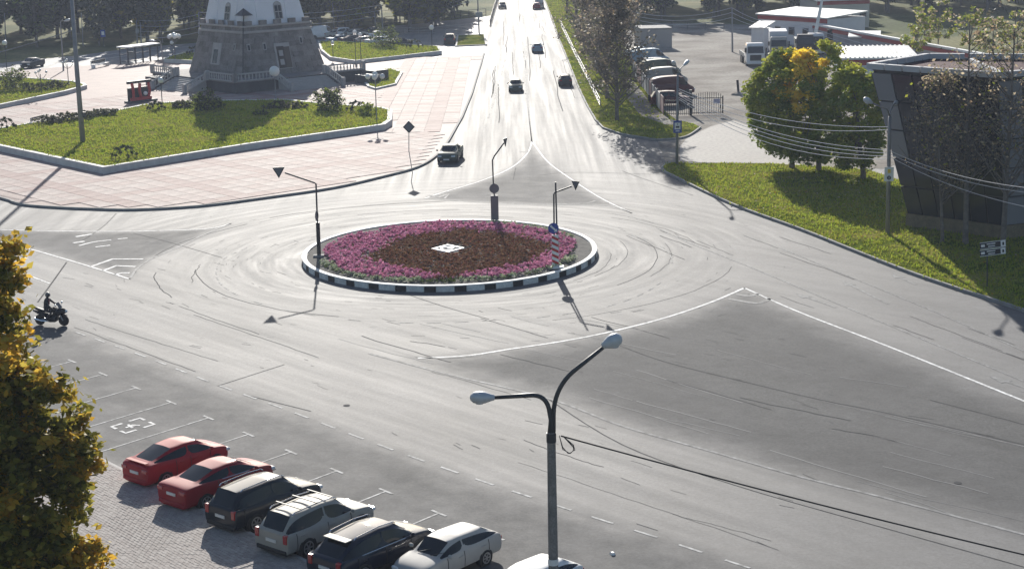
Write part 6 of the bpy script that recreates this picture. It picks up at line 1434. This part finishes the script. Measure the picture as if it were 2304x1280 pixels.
# panel fence
fa, fbp = G(1424, 172).to_2d(), G(1493, 262).to_2d(); fn = thing('panel_fence', 'fence of pale and reddish panels left of the parked vans', 'fence'); nf = 12; fl = (fbp-fa)
fm = [M_gpan, mat('pink_panel', (.36, .22, .21), .8, noise=(1, .2)), mat('pale_panel', (.42, .41, .40), .8, noise=(1, .2))]
for k in range(nf):
    a, b = fa+fl*(k+.04)/nf, fa+fl*(k+.96)/nf; MB().wall([a, b], .08, .25, 2.0).build('panel', fm[(k*2+(k//3)) % 3], fn); q = fa+fl*k/nf; MB().box((q.x, q.y, 1.1), (.14, .14, 2.2)).build('post', M_dsteel, fn)
# iron gate and the short bar fence beside it
ga, gb_ = G(1557, 260).to_2d(), G(1626, 258).to_2d(); gl = (gb_-ga).length; gt = thing('iron_gate', 'black barred gate with an arched top at the yard entrance', 'gate', (ga.x, ga.y, 0), math.atan2((gb_-ga).y, (gb_-ga).x))
gz = 2.35
for k in range(15):
    x = gl*k/14; top = gz-.35+ .45*math.sin(math.pi*k/14)**.5; MB().tube([(x, 0, .12), (x, 0, top)], .03 if k % 14 else .07, 5).build('bar', M_black, gt)
for z in (.25, gz-.55): MB().box((gl/2, 0, z), (gl, .05, .08)).build('cross_rail', M_black, gt)
MB().box((gl*.80, -.06, 1.45), (.7, .03, .5)).build('notice_board', mat('pale_violet', (.40, .38, .50), .6), gt); MB().box((gl*.92, -.05, .85), (.12, .1, .5)).build('lock_box', M_black, gt)
for x in (-.15,): MB().box((x, 0, 1.35), (.26, .26, 2.7)).build('gate_post', M_black, gt)
bfn = thing('bar_fence', 'short black bar fence between the gate and the panel fence', 'fence'); q0, q1 = G(1498, 262).to_2d(), G(1553, 262).to_2d()
for k in range(14): q = q0.lerp(q1, k/13); MB().tube([(q.x, q.y, .1), (q.x, q.y, 1.75)], .03, 5).build('bar', M_black, bfn)
for z in (.25, 1.6): MB().wall([q0, q1], .05, z, z+.07).build('cross_rail', M_black, bfn)
# bits standing in the yard
bo_ = thing('concrete_post', 'leaning dark post with a rubble base in the middle of the yard', 'post', G(1662, 214)); MB().tube([(0, 0, 0), (-.15, .1, 1.75)], .14, 8).build('post', M_black, bo_); MB().lathe([(1.0, .02), (.8, .2), (.2, .35)], n=9).build('rubble_base', M_dirt, bo_)
_, wp = pole((1648, 118), (1647, 18), 'dark wire pole at the left of the yard trucks', .14, name='utility_pole', group=None)
for k in range(3):
    cable('overhead_wire', wp-Vector((0, 0, k*.7)), PY(1395, 20+k*8, wp.y+5), 1.2, .035, 'pale wire running left from the yard pole towards the roadside trees', pv, 'wires left of the yard pole')
    cable('overhead_wire', wp-Vector((0, 0, k*.7)), PY(1800+10*k, 50+5*k, wp.y-8), 1.0, .03, 'pale wire running from the yard pole to the red-banded building', pv, 'wires right of the yard pole')
for k in range(2): cable('overhead_wire', PY(1800, 55+k*8, wp.y-8), PY(2330, 158+k*18, 215), 1.2, .04, 'long pale wire sloping down to the right behind the glass building', pv, 'long wires behind the glass building')
railing([(1478, 62), (1560, 68), (1640, 72)], 'thin wire fence at the far side of the yard', 1.3, 4., M_dsteel, 'wire_fence', cat='fence')
tp_ = thing('litter', 'scrap of white litter on the asphalt near the foreground lamp', 'litter', G(1378, 1246)); MB().box((0, 0, .04), (.16, .22, .08), rz=.4, taper=.6).build('paper', M_white, tp_)

# ------------------------------------------------------------------ the air
hz_b = MB().box((0, 262, 14), (590, 630, 30)); hzm = bpy.data.materials.new('haze_air'); hzm.use_nodes = True; t = hzm.node_tree
for n_ in list(t.nodes):
    if n_.type != 'OUTPUT_MATERIAL': t.nodes.remove(n_)
pvn = t.nodes.new('ShaderNodeVolumePrincipled'); pvn.inputs['Color'].default_value = (.68, .78, 1, 1); pvn.inputs['Density'].default_value = .00020; pvn.inputs['Anisotropy'].default_value = .3
t.links.new(pvn.outputs[0], [n_ for n_ in t.nodes if n_.type == 'OUTPUT_MATERIAL'][0].inputs['Volume'])
hz_b.build('haze', hzm, kind='stuff')
